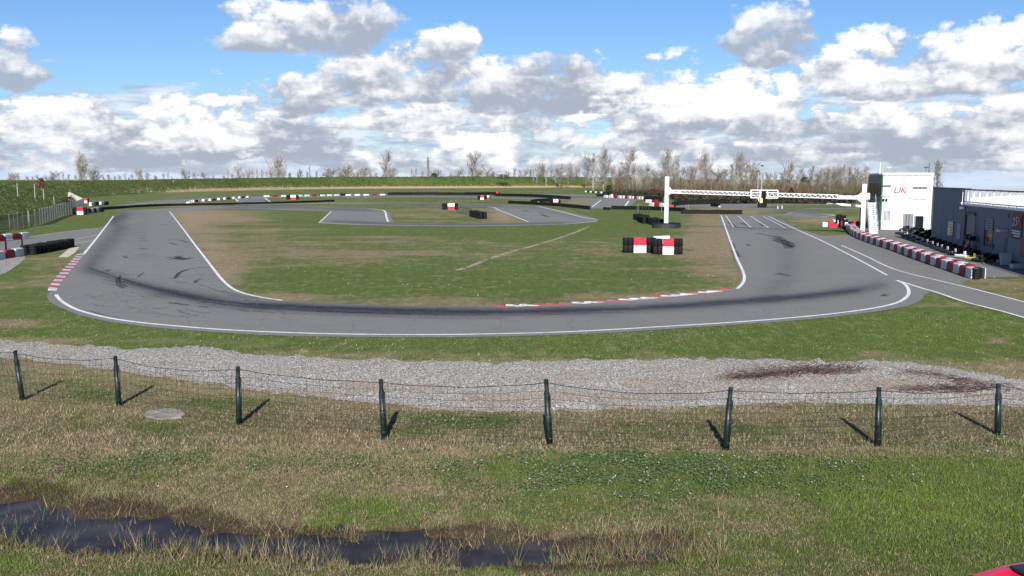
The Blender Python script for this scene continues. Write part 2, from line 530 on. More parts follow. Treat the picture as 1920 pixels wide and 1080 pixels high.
# ================================================================== the setting
# ---- outlines (photo points on level ground)
OUTER_LEFT = [(318, 391), (270, 393), (240, 395), (225, 398), (214, 403), (200, 418), (185, 436), (160, 464), (148, 477)]
OUTER = OUTER_LEFT + [(130, 500), (108, 525), (92, 548), (88, 558), (94, 566), (110, 576), (150, 592), (200, 603), (260, 611), (330, 618), (400, 623), (480, 628),
         (560, 631), (640, 632), (740, 633), (840, 633), (960, 631), (1060, 628), (1160, 623.5), (1260, 617), (1360, 610.5), (1460, 604), (1560, 595),
         (1640, 585), (1700, 575), (1720, 567), (1730, 559), (1734, 553), (1744, 549)]
INNER = [(1345, 404), (1360, 440), (1374, 478), (1384, 500), (1390, 515), (1390, 525), (1385, 533), (1376, 541.5), (1340, 546.5), (1300, 551), (1240, 557), (1180, 562), (1120, 566.5),
         (1060, 570), (1000, 572.5), (952, 574), (840, 574), (740, 573), (640, 570), (560, 566.5), (530, 564.5), (492, 559), (458, 551), (436, 541), (419, 524),
         (401, 501), (384, 478), (364, 452), (344, 425), (322, 397)]
MAIN = OUTER + [(1680, 526), (1664, 517), (1600, 480), (1540, 450), (1490, 425), (1452, 405)] + INNER
PITOUT = [(1490, 427), (1540, 442), (1590, 442), (1600, 436), (1640, 428), (1760, 430), (1800, 445), (2300, 560), (2300, 522), (1920, 519), (1835, 521), (1812, 527), (1803, 531),
          (1812, 536), (1860, 549), (1930, 571), (3100, 960), (3100, 1085), (1925, 598), (1900, 590), (1810, 568), (1757, 551), (1744, 547.5), (1700, 540), (1680, 530), (1600, 482)]
APRON = [(1590, 442), (1640, 424), (1760, 424), (1830, 440), (2300, 540), (2300, 524), (1920, 518), (1835, 521), (1800, 519)]
PITIN = [(-60, 452), (0, 450), (47, 445), (100, 437), (150, 431), (190, 427), (205, 420), (165, 465), (148, 470), (120, 466), (47, 476), (0, 484), (-60, 492)]
TOPBAND = [(214, 403), (228, 397), (300, 391), (400, 386.8), (500, 386), (620, 388), (660, 390), (700, 391.5), (722, 394), (731, 400), (734, 410), (739, 418), (860, 419.2), (988, 418.8),
           (1119, 416), (1060, 421), (960, 424), (860, 425), (760, 424), (660, 422), (596, 419), (618, 396.5), (560, 395), (480, 392.5), (400, 391.5), (318, 396.5)]
LOBE = [(440, 382.3), (500, 381.2), (640, 379.8), (740, 380.8), (830, 382.3), (900, 383), (960, 384), (1010, 386.5), (1060, 397), (1100, 405), (1124, 412), (1119, 416.5), (1060, 421), (985, 420),
        (990, 418), (950, 403), (930, 393), (912, 388.5), (860, 386), (740, 383.2), (640, 382.4), (500, 384), (440, 384.6)]
FARLEFT = [(215, 386), (260, 380), (310, 375), (350, 373.5), (420, 369.8), (500, 368), (505, 370), (495, 377.8), (520, 379), (440, 380), (446, 374), (440, 371.5), (400, 374), (352, 380), (300, 386), (240, 391)]
FARMID = [(500, 368), (600, 365), (800, 362.5), (925, 361.5), (1140, 366), (1140, 369), (1000, 367), (925, 364), (700, 367.5), (640, 370), (500, 371)]
FARMID2 = [(640, 369), (860, 367.5), (1000, 371.5), (1140, 372), (1160, 371.5), (1195, 374.5), (1181, 387), (1170, 390), (1080, 391), (1112, 376.5), (1000, 374.5), (860, 369.5), (640, 371)]
RIGHTFAR = [(1262, 384.5), (1330, 383), (1420, 382), (1640, 382), (1640, 385.3), (1460, 385), (1400, 388.2), (1440, 390), (1480, 393), (1530, 398), (1568, 404.5), (1545, 408), (1500, 407.5), (1452, 405.5), (1340, 404.5), (1380, 403),
            (1468, 403), (1488, 400.5), (1468, 396), (1400, 391.2), (1340, 388.6), (1262, 387.5)]
RIGHTLANE = [(1505, 390.6), (1660, 390.2), (1660, 392), (1510, 392)]
TRACKS = [MAIN, PITOUT, APRON, PITIN, TOPBAND, LOBE, FARLEFT, FARMID, FARMID2, RIGHTFAR, RIGHTLANE]
GRAVEL = [(-120, 636), (0, 638), (100, 645), (200, 651), (300, 653), (360, 653), (395, 650), (415, 654), (440, 661), (520, 669), (640, 674), (760, 677), (900, 679), (1000, 678), (1100, 676), (1200, 674), (1300, 673),
          (1400, 673), (1500, 676), (1600, 677), (1700, 680), (1780, 690), (1850, 701), (1920, 711), (2500, 792),
          (2500, 815), (1920, 763), (1800, 762), (1700, 760), (1600, 758), (1500, 757), (1400, 760), (1300, 766), (1200, 769), (1100, 771), (1000, 773), (900, 772), (800, 766), (700, 757), (600, 747), (500, 735), (400, 721), (300, 707), (200, 693), (100, 681), (0, 671), (-120, 664)]
GRAVEL2 = [(-80, 494), (0, 487), (30, 482), (46, 481), (48, 485), (30, 500), (10, 512), (0, 516), (-80, 540)]
WATER = [(-80, 928), (0, 936), (50, 944), (100, 956), (150, 966), (230, 972), (300, 987), (400, 996), (500, 1008), (600, 1012), (700, 1013), (800, 1017), (900, 1024), (960, 1030), (1040, 1034),
         (1040, 1042), (960, 1046), (880, 1051), (800, 1050), (700, 1052), (600, 1051), (500, 1047), (400, 1044), (300, 1041), (200, 1034), (100, 1021), (0, 1006), (-80, 995)]
DITCH = [(-200, 950), (0, 975), (150, 992), (350, 1018), (550, 1031), (750, 1033), (950, 1036), (1120, 1033), (1330, 1020)]

# ---- how green / dry / wet / bare the turf is, by place
GREENS = [  # cx, cy, rx, ry, amount
    (1100, 890, 190, 50, .34), (1350, 885, 210, 40, .30), (690, 958, 110, 32, .50), (1000, 965, 130, 30, .18), (1780, 960, 220, 95, .30), (60, 925, 95, 26, .35),
    (300, 806, 48, 10, .5), (150, 790, 34, 11, .3), (175, 740, 42, 12, .55), (860, 787, 120, 13, .55), (760, 810, 60, 10, .4), (400, 757, 80, 8, .4), (600, 990, 40, 28, .4),
    (1650, 930, 150, 50, .22), (250, 882, 110, 26, .2), (1400, 803, 100, 9, .25), (1610, 762, 60, 7, .35), (450, 640, 300, 10, .1), (30, 1065, 70, 20, .4),
    (1250, 1050, 200, 30, .15), (1700, 830, 150, 14, -.05), (1790, 620, 160, 60, .15), (1500, 640, 160, 25, .1),
    (400, 905, 360, 50, -.16), (1440, 930, 80, 18, -.25), (900, 1008, 220, 14, -.25), (1100, 838, 320, 10, -.22), (420, 985, 250, 20, -.2), (200, 840, 160, 25, -.12),
    (360, 420, 52, 40, -.42), (420, 504, 44, 36, -.42), (500, 558, 110, 8, -.45), (1340, 450, 60, 80, -.50), (1250, 556, 150, 8, -.42), (600, 480, 160, 14, -.32), (700, 452, 220, 10, -.18),
    (900, 505, 270, 26, .18), (850, 433, 330, 8, .42), (1180, 412, 70, 25, .32), (700, 543, 220, 20, .12), (565, 407, 48, 12, .5), (800, 402, 95, 10, -.2), (950, 405, 32, 14, -.45),
    (1120, 380, 60, 9, -.35), (500, 430, 90, 14, -.25), (1640, 660, 46, 6, -.5), (1862, 640, 34, 6, -.5), (1540, 414, 55, 8, -.4), (1860, 540, 60, 20, -.12), (30, 606, 70, 8, -.5),
    (92, 512, 55, 30, -.30), (45, 525, 55, 40, .10), (150, 408, 60, 14, .15), (60, 640, 120, 8, -.5), (700, 380, 200, 6, -.1), (1400, 397, 70, 6, -.25), (400, 405, 90, 10, -.45), (1430, 1030, 60, 14, -.15)]
LUSHES = [(690, 958, 110, 32, .8), (1780, 960, 220, 95, .75), (60, 925, 95, 26, .9), (600, 990, 40, 28, 1), (30, 1065, 70, 20, .8), (1790, 610, 170, 60, .35), (450, 615, 340, 12, .25), (860, 433, 300, 7, .2),
          (1650, 930, 150, 40, .4), (1000, 870, 90, 30, .3), (860, 787, 100, 11, .3), (50, 510, 60, 50, .4), (1250, 1040, 200, 30, .2)]
BARES = [(352, 415, 30, 30, .55), (395, 470, 26, 40, .5), (430, 515, 22, 18, .45), (1365, 470, 16, 60, .4), (945, 403, 26, 12, .6), (700, 664, 180, 7, .45), (260, 640, 260, 6, .35), (1430, 668, 260, 5, .25),
         (440, 405, 110, 8, .35), (570, 563, 90, 4, .5), (1120, 381, 50, 7, .5), (150, 480, 36, 18, .35), (310, 764, 60, 8, .3), (960, 760, 500, 5, .3), (1100, 843, 420, 5, .35), (1640, 408, 60, 5, .4), (1530, 412, 60, 4, .45)]
def blobsum(X, Y, L):
    r = np.zeros(np.shape(X))
    for cx, cy, rx, ry, a in L:
        q = ((X - cx) / rx) ** 2 + ((Y - cy) / ry) ** 2
        r += a * np.exp(-q * .9)
    return r
def greenness(X, Y, wx, wy):
    b = np.full(np.shape(X), .5)
    b = np.where(Y > 575, .80, b)
    k = sstep(655, 690, Y); b = b * (1 - k) + .33 * k
    k = sstep(838, 870, Y); b = b * (1 - k) + (.46 + .20 * sstep(700, 1500, X)) * k
    b += blobsum(X, Y, GREENS)
    far = sstep(560, 420, Y) if False else np.clip((575 - Y) / 60, 0, 1)
    b += .55 * (fbm(wx * .30, wy * .42, 3) - .5) * (1 - .35 * far) + .42 * (fbm(wx * 1.3, wy * 1.3, 8) - .5) + far * (.17 + .75 * (fbm(wx * .07, wy * .32, 23) - .5) + .35 * (fbm(wx * .5, wy * 1.1, 27) - .5))
    return np.clip(b, 0, 1)
def wetness(X, Y, wx, wy):
    d = dpoly(X, Y, DITCH, 2.4)
    w = np.maximum(1 - sstep(np.where(X > 900, 45, 20), np.where(X > 900, 120, 110), d + 110 * (fbm(wx * .9, wy * .9, 21) - .5)), sstep(-100, -10, water_sd(X, Y) + 130 * (fbm(wx * 1.3, wy * 1.3, 21) - .5)))
    w = np.where(X > 1000, w * (1 - sstep(1180, 1400, X) * .9), w)
    w = np.where(X > 850, np.clip(w * (1 + .5 * sstep(850, 1000, X)), 0, 1), w)
    return np.where(Y > 850, w, 0)
def water_sd(X, Y):
    """how far inside the pool outline (photo points, heights weighted), minus outside"""
    d = dpoly(X, Y, WATER + [WATER[0]], 2.4)
    return np.where(pip(X, Y, WATER), d, -d)
WATER = [(x, y - 13) for x, y in WATER]
def ground_z(X, Y, wx, wy):
    amp = sstep(775, 830, Y)
    z = amp * (.10 * (fbm(wx * .55, wy * .55, 31) - .5) + .06 * (fbm(wx * 2.4, wy * 2.4, 33) - .5))
    sd = water_sd(X, Y)
    nz = fbm(wx * .9, wy * .9, 41, 3) - .5; n2 = fbm(wx * 3.3, wy * 3.3, 47, 3) - .5
    dep = sstep(-75, 45, sd + 100 * nz + 120 * n2 - 6 + 22 * sstep(420, 620, X))
    tr = (1 - sstep(5, 60, dpoly(X, Y, DITCH, 2.4))) * sstep(930, 1010, X) * (1 - sstep(1200, 1390, X))
    return z - np.where(Y > 830, np.maximum(dep * .20, tr * (.155 + .16 * n2)), 0)

def build_ground():
    ys = np.concatenate([np.linspace(-60, 6, 14), np.arange(7, 10.6, .4), np.arange(10.8, 19, .11), np.arange(19, 34, .2), np.arange(34, 80, .5), np.geomspace(80, 700, 110), np.geomspace(760, 9000, 14)])
    xp = np.concatenate([np.arange(0, 13, .14), np.arange(13, 30, .3), np.geomspace(30.3, 420, 90), np.geomspace(470, 9000, 14)])
    xs = np.concatenate([-xp[:0:-1], xp])
    XX, YY = np.meshgrid(xs, ys); wx, wy = XX.ravel(), YY.ravel()
    PX, PY = proj(wx, wy, 0 * wx); bad = wy < 4
    PX = np.where(bad, 960, PX); PY = np.where(bad, 2000, PY)
    z = np.where(bad, 0, ground_z(PX, PY, wx, wy))
    z = np.where(wy < 9, z * 0, z)
    z = z - sstep(1690, 1800, PX) * np.clip((wy - 190) * .025, 0, 300) * (~bad)      # the land falls away to the valley on the right
    g = greenness(PX, PY, wx, wy); w = wetness(PX, PY, wx, wy)
    lu = np.clip(blobsum(PX, PY, LUSHES), 0, 1); ba = np.clip(blobsum(PX, PY, BARES) * .75 + .5 * (fbm(wx * .8, wy * .8, 51) - .62), 0, .9) * (w < .3)
    nx, ny = len(xs), len(ys)
    i = np.arange((nx) * (ny)).reshape(ny, nx)
    fs = np.stack([i[:-1, :-1], i[:-1, 1:], i[1:, 1:], i[1:, :-1]], -1).reshape(-1, 4)
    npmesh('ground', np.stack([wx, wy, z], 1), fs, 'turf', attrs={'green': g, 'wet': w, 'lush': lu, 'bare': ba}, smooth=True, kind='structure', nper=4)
build_ground()

# ---- asphalt with its rubbered-in racing line
RACE = [[(205, 410), (225, 430), (190, 470), (165, 505), (230, 527), (300, 545), (380, 562), (470, 573), (560, 578), (700, 583), (820, 586), (950, 586), (1060, 584), (1180, 580), (1300, 573), (1420, 565), (1520, 556), (1600, 546), (1650, 535)],
        [(300, 545), (420, 565), (560, 575), (740, 581), (900, 584)], [(230, 535), (330, 560)]]
def rubber(X, Y, V):
    wx, wy = V[:, 0], V[:, 1]
    r = np.zeros(len(X))
    d = dpoly(X, Y, RACE[0], 1.9); r += .60 * np.exp(-(d / 16) ** 2)
    d = dpoly(X, Y, RACE[1], 1.9); r += .26 * np.exp(-(d / 24) ** 2)
    d = dpoly(X, Y, [(480, 573), (620, 580), (760, 584), (960, 585), (1180, 579), (1400, 565), (1540, 553), (1600, 545)], 2.2); r += .54 * np.exp(-(d / 11) ** 2)
    d = dpoly(X, Y, [(232, 402), (224, 410)], 1.9); r += .8 * np.exp(-(d / 12) ** 2)
    for (a, bb, sg, am) in (([(268, 402), (262, 440), (275, 480)], 0, 11, .18), ([(1455, 410), (1470, 450), (1480, 510), (1440, 555)], 0, 26, .22), ([(1330, 385), (1500, 400)], 0, 8, .1),
                            ([(600, 391), (700, 395), (560, 388.5), (420, 389.5)], 0, 5, .5), ([(620, 415), (740, 420), (900, 421.5), (1060, 418)], 0, 4.5, .6), ([(920, 386), (1000, 389), (1080, 408)], 0, 5, .35),
                            ([(700, 382), (830, 384), (930, 386)], 0, 3, .6), ([(460, 376), (640, 369)], 0, 3, .3), ([(1460, 392), (1530, 400), (1540, 405)], 0, 4, .6), ([(1640, 455), (1720, 480), (1800, 500)], 0, 30, .18)):
        d = dpoly(X, Y, a, 1.9); r += am * np.exp(-(d / sg) ** 2)
    lo = fbm(wx * .35, wy * .35, 61)
    return np.clip(r * (.62 + .7 * lo), 0, .95)
def trackgrid():
    pts = []
    y = 362.0
    while y < 634:
        st = 2.2 if y < 420 else 3.0
        for x in np.arange(90, 1760, 7.0 if y > 400 else 14):
            pts.append((x + random.uniform(-1, 1), y + random.uniform(-.6, .6)))
        y += st
    pts = np.array(pts)
    ok = np.zeros(len(pts), bool)
    for p in TRACKS: ok |= pip(pts[:, 0], pts[:, 1], p)
    return pts[ok]
sheet('race_track', TRACKS, 'asphalt', .012, trackgrid(), {'rubber': rubber})

# ---- painted lines
WHITE_LINES = [
    ([(213, 405), (205, 416), (185, 442), (165, 467), (157, 477)], .22),
    ([(105, 553), (112, 562), (126, 572), (150, 583), (200, 596), (260, 605), (320, 611), (400, 617.5), (480, 622), (560, 625), (640, 627), (740, 628), (840, 628), (960, 626), (1060, 623), (1160, 618), (1260, 612),
      (1360, 606), (1460, 598.5), (1560, 589), (1640, 578), (1682, 568), (1700, 557), (1704, 547), (1700, 537), (1692, 531), (1681, 526)], .20),
    ([(318, 397), (340, 425), (360, 452), (380, 478), (397, 500), (415, 523), (434, 540), (456, 550), (490, 558), (530, 564)], .20),
    ([(1382, 542), (1390, 535), (1395, 526), (1395, 515), (1389, 500), (1379, 478), (1365, 440), (1352, 404)], .20),
    ([(1441, 406), (1490, 429), (1535, 449), (1600, 482), (1663, 516.5)], .18),
    ([(1577, 460), (1620, 479), (1676, 505), (1757, 526), (1828, 543), (1920, 567), (2060, 606), (2400, 704)], .16),
    ([(1681, 526), (1729, 541), (1757, 549), (1810, 567), (1899, 590), (2060, 640), (2400, 757)], .20),
    ([(621, 397), (611, 406), (599, 417)], .22), ([(599, 417.5), (660, 420.7), (760, 422.6), (860, 423.4), (960, 422.6), (1060, 420), (1118, 415.4)], .22),
    ([(690, 391.2), (715, 393.6), (722, 397), (724, 405), (727.5, 416)], .35), ([(912, 386.8), (926, 389), (934, 393.5), (955, 402), (990.5, 416.3)], .25), ([(1010, 387), (1060, 399), (1090, 407), (1118, 411.5)], .3),
    ([(1361, 404.5), (1376, 427)], .14), ([(1384, 405), (1408, 427)], .14), ([(1407, 405.5), (1441, 427.5)], .14), ([(1431, 406), (1473, 427.8)], .14),
    ([(123, 452), (190, 440)], .14), ([(127, 459), (172, 452)], .14), ([(47, 446.3), (120, 435), (190, 427.5)], .12),
    ([(1392, 403.4), (1462, 402.4), (1486, 399.6)], .3), ([(1540, 407), (1558, 405), (1563, 403.5), (1545, 401)], .3),
    ([(440, 371.6), (446, 377.5)], .5), ([(497, 372), (507, 378.8)], .5), ([(1110, 388.5), (1127, 375.4)], .4), ([(1171, 388), (1179, 377)], .5), ([(450, 371), (540, 369.4)], .5),
    ([(1760, 497), (1850, 494), (1935, 492)], .16)]
mb = MB()
for i, (pts, w) in enumerate(WHITE_LINES): strip(mb, pxline(pts, 5), w * .80, .018 + .0007 * i)
tag(mb.build('track_markings', 'line_white'), kind='structure')

# starting-grid seam across the straight, and tyre marks laid by spinning karts
mb = MB(); strip(mb, pxline([(1362, 430.6), (1420, 431.5), (1490, 432)], 4), .35, .017)
def marks():
    R = random.Random(3)
    for (a, w) in (([(312, 484), (330, 482), (345, 485), (362, 483)], .5), ([(322, 487), (336, 484), (352, 487)], .6), ([(336, 480), (333, 484), (341, 488)], .4), ([(262, 447), (274, 446.5)], .5), ([(261, 452), (275, 451)], .4),
                   ([(262, 466), (275, 467)], .35), ([(265, 437), (272, 437)], .3), ([(264, 420), (272, 420)], .3), ([(297, 421), (320, 422)], .3), ([(312, 451), (334, 450), (352, 455)], .3), ([(316, 455), (332, 459)], .3),
                   ([(352, 458), (370, 459)], .25), ([(330, 521), (340, 510), (360, 504), (397, 500)], .22), ([(327, 523), (335, 512), (352, 506)], .15), ([(366, 531), (368, 527), (376, 523)], .2), ([(221, 520), (222, 533), (232, 541)], .25),
                   ([(225, 516), (226, 530), (238, 538)], .14), ([(258, 520), (270, 511)], .14), ([(233, 480), (237, 484)], .3), ([(200, 509), (205, 506)], .3), ([(318, 568), (340, 571), (352, 573)], .3), ([(372, 575), (392, 577)], .22),
                   ([(1420, 437), (1450, 444), (1462, 446)], .35), ([(1452, 450), (1484, 463)], .55), ([(1448, 447), (1478, 454), (1486, 464)], .6), ([(1455, 443), (1470, 452), (1480, 466)], .7), ([(1452, 515), (1470, 516)], .4), ([(1458, 512), (1482, 518)], .3), ([(1400, 458), (1406, 462)], .3),
                   ([(1376, 470), (1384, 482)], .5), ([(1371, 455), (1376, 466)], .4), ([(1390, 418), (1404, 424)], .5), ([(1425, 419), (1432, 424)], .5), ([(1462, 422), (1471, 425)], .5), ([(1366, 416), (1378, 425)], .5), ([(1655, 556), (1662, 552)], .3),
                   ([(980, 394), (992, 396.5)], .6), ([(1014, 402), (1028, 406.5)], .8), ([(1010, 398), (1020, 400)], .5), ([(948, 392.5), (952, 393.5)], .5)):
        strip(mb, pxline(a, 5), w, .0155)
    off = random.Random(8)
    for _ in range(34):    # long rubber lines laid lap after lap through the turn
        dy = off.gauss(0, 4.2); a0 = off.randrange(3, 11); a1 = min(len(RACE[0]), a0 + off.randrange(3, 7))
        seg = [(x + off.uniform(-2, 2), y + dy + off.uniform(-.8, .8)) for x, y in RACE[0][a0:a1]]
        if all(pip(np.array([x]), np.array([y]), MAIN)[0] for x, y in seg): strip(mb, pxline(seg, 6), off.uniform(.05, .13), .0132 + _ * .00003)
    for _ in range(46):    # many faint arcs where karts turn in
        x, y = R.uniform(150, 460), R.uniform(505, 590)
        if not pip(np.array([x]), np.array([y]), MAIN)[0]: continue
        l = R.uniform(20, 80); k = R.uniform(.2, .4)
        pts = [(x + l * t, y + l * t * k - 10 * t * t) for t in (0, .3, .6, 1)]
        if not pip(np.array([pts[-1][0]]), np.array([pts[-1][1] + 4]), MAIN)[0]: continue
        strip(mb, pxline(pts, 4), R.uniform(.04, .09), .0145)
marks()
m, t, b = newmat('tyre_marks')
p = t.pos(); n = t.noise(p, 5, 5, .7)
b.inputs['Base Color'].default_value = (.022, .022, .025, 1); b.inputs['Roughness'].default_value = .75
t.l.new(t.ramp(n, .36, .62, 0, .8), b.inputs['Alpha'])
tag(mb.build('tyre_marks', 'tyre_marks'), kind='structure')

# ---- kerbs
def kerb_left():
    mb = MB()
    inn = [(158, 477), (150, 488), (142, 497), (134, 506), (126, 516), (118, 526), (112, 535), (108, 542), (104, 549)]
    out = [(145, 477.5), (137, 487), (129, 496), (120, 505), (111, 515), (102, 526), (95, 536), (91, 543), (88, 549)]
    A = resample(pxline(inn, 6), .001 + sum((b - a).length for a, b in zip(pxline(inn, 6)[:-1], pxline(inn, 6)[1:])) / 24.001)
    B = resample(pxline(out, 6), .001 + sum((b - a).length for a, b in zip(pxline(out, 6)[:-1], pxline(out, 6)[1:])) / 24.001)
    n = min(len(A), len(B))
    for i in range(n - 1):
        a0, a1, b0, b1 = A[i][0], A[i + 1][0], B[i][0], B[i + 1][0]
        mi = 1 if i % 2 == 0 else 0
        vs = [(a0.x, a0.y, .022), (a1.x, a1.y, .022), (b1.x, b1.y, .07), (b0.x, b0.y, .07), (a0.x, a0.y, .0), (a1.x, a1.y, .0), (b1.x, b1.y, .0), (b0.x, b0.y, .0)]
        mb.add(vs, [(0, 3, 2, 1), (0, 1, 5, 4), (2, 3, 7, 6)] + ([(0, 4, 7, 3)] if i == 0 else []) + ([(1, 2, 6, 5)] if i == n - 2 else []), mi)
    tag(mb.build('red_white_kerb', ['kerb_red', 'kerb_white']), kind='structure')
def kerb_inner():
    mb = MB()
    edge = pxline([(1378, 542), (1340, 547.6), (1300, 552), (1240, 558), (1180, 563), (1120, 567.5), (1060, 571), (1000, 573.5), (948, 575)], 8)
    P = resample(edge, .62)
    bounds = [1374, 1356, 1334, 1312, 1266, 1236, 1184, 1138, 1085, 1028, 968, 948]; cols = [0, 1, 0, 1, 0, 1, 0, 1, 0, 1, 0]
    for i, (p, d) in enumerate(P):
        X, _ = proj(p.x, p.y, 0.0); X = float(X); mi = 0
        if X < 952: continue
        for k in range(len(cols)):
            if bounds[k + 1] <= X <= bounds[k]: mi = cols[k]
        nrm = Vector((d.y, -d.x, 0))
        if nrm.y < 0: nrm = -nrm
        a = p - nrm * .10; l = .40
        q0, q1 = a, a + d * l
        r0, r1 = a + nrm * .40 + d * (l * 1.4), a + nrm * .40 + d * (l * 1.95)
        z0, z1 = .024, .06
        mb.add([(q0.x, q0.y, z0), (q1.x, q1.y, z0), (r1.x, r1.y, z1), (r0.x, r0.y, z1), (q0.x, q0.y, 0), (q1.x, q1.y, 0), (r1.x, r1.y, 0), (r0.x, r0.y, 0)],
               [(0, 1, 2, 3), (0, 4, 5, 1), (1, 5, 6, 2), (2, 6, 7, 3), (3, 7, 4, 0)], mi)
    tag(mb.build('toothed_kerb', ['kerb_red', 'kerb_white']), kind='structure')
kerb_left(); kerb_inner()
# worn trench line across the infield, slab by the pit entry
mb = MB(); strip(mb, pxline([(855, 507), (880, 500), (905, 490), (930, 481), (965, 470), (1000, 461), (1040, 449), (1075, 437), (1104, 425)], 6), .42, .008)
m, t, b = newmat('worn_earth'); p = t.pos(); n = t.noise(p, 1.3, 6, .7)
t.l.new(t.mix(t.ramp(n, .3, .7), (.17, .13, .09), (.34, .29, .22)), b.inputs['Base Color']); b.inputs['Roughness'].default_value = .95
t.l.new(t.ramp(t.noise(p, .9, 6, .75), .38, .52), b.inputs['Alpha'])
strip(mb, pxline([(816, 518), (826, 517), (836, 518)], 4), .5, .008)
tag(mb.build('worn_path', 'worn_earth'), kind='structure')
sheet('concrete_slab', [[(133, 463), (149, 463), (141, 474), (127, 483), (109, 482.5), (118, 476), (127, 468)]], 'pale_concrete', .014)

# ---- gravel beds: ragged edges, loose stones on top
def ragged(poly, amp, n, seed):
    out = []
    for i in range(len(poly)):
        a, b = poly[i], poly[(i + 1) % len(poly)]
        for k in range(n):
            t = k / n; out.append((a[0] + (b[0] - a[0]) * t, a[1] + (b[1] - a[1]) * t))
    o = np.array(out)
    e = fbm(o[:, 0] * .05, o[:, 1] * .3, seed) - .5; e2 = vnoise(o[:, 0] * .23, o[:, 1] * 1.1, seed + 3) - .5
    o[:, 1] += (e * 1.3 + e2 * .7) * amp
    return [tuple(q) for q in o]
GR = ragged(GRAVEL, 9, 6, 71); GR2 = ragged(GRAVEL2, 4, 4, 77)
tag(sheet('gravel_bed', [GR], 'gravel', .010), kind='structure')
sheet('gravel_patch', [GR2], 'gravel', .010)
def stones():
    N = 200000
    px = RNG.uniform(-110, 2450, N); py = RNG.uniform(630, 818, N)
    eg = np.minimum(dpoly(px, py, GRAVEL[:24] + [(2500, 792)], 2.0), dpoly(px, py, GRAVEL[25:], 2.0))
    dd = pip(px, py, GR) & (RNG.random(N) > .75 * np.exp(-(eg / 11) ** 2))
    spill = pip(px, py + RNG.normal(0, 7, N), GR) & (RNG.random(N) < .12)
    k = dd | spill; px, py = px[k], py[k]
    d = np.stack([(px - 960) / F, CP + (540 - py) / F * SP, -SP + (540 - py) / F * CP], 1)
    P = d * (-H / d[:, 2:3]); n = len(P)
    r = RNG.gamma(4, .0038, n).clip(.008, .030)
    base = np.array([(1, 0, 0), (-.5, .87, 0), (-.5, -.87, 0), (.1, .1, .8), (-.1, 0, -.5)])
    fc = np.array([(0, 1, 3), (1, 2, 3), (2, 0, 3)])
    an = RNG.uniform(0, 6.28, n); ca, sa = np.cos(an), np.sin(an)
    V = base[None] * (1 + RNG.uniform(-.35, .35, (n, 5, 3))) * r[:, None, None]
    X = V[:, :, 0] * ca[:, None] - V[:, :, 1] * sa[:, None]; Y = V[:, :, 0] * sa[:, None] + V[:, :, 1] * ca[:, None]
    V = np.stack([X + P[:, 0:1], Y + P[:, 1:2], V[:, :, 2] * .6 + .010 + r[:, None] * .15], 2).reshape(-1, 3)
    Fs = (fc[None] + (np.arange(n) * 5)[:, None, None]).reshape(-1, 3)
    g = RNG.beta(1.25, 1.9, n)[:, None]
    c = (.14 + .56 * g) * np.array([[1.0, .95, .885]]); bp = fbm(P[:, 0] * .45, P[:, 1] * .9, 64)[:, None]; c = c * np.where(bp > .60, np.array([[.86, .75, .65]]), 1.0) * (.80 + .42 * fbm(P[:, 0] * 1.1, P[:, 1] * 1.1, 65)[:, None]) * (1 + RNG.uniform(-.06, .06, (n, 3)))
    tag(npmesh('loose_gravel', V, Fs, 'stones', colors=np.repeat(c, 5, 0)), 'pale crushed stones lying loose over the gravel strip behind the wire fence', kind='stuff')
stones()

# ---- water lying in the ditch
def water():
    W = [(-260, 900), (300, 950), (700, 985), (1000, 1005), (1240, 1008), (1240, 1046), (1000, 1066), (700, 1074), (300, 1070), (-260, 1050)]
    vs = [G(x, y, -.115) for x, y in W]
    cdt = delaunay_2d_cdt([Vector((v.x, v.y)) for v in vs], [], [list(range(len(vs)))], 1, 1e-4)
    npmesh('ditch_water', np.array([(v.x, v.y, -.115) for v in cdt[0]]), np.array([tuple(f)[::-1] for f in cdt[2]]), 'ditch_water', kind='structure')
water()

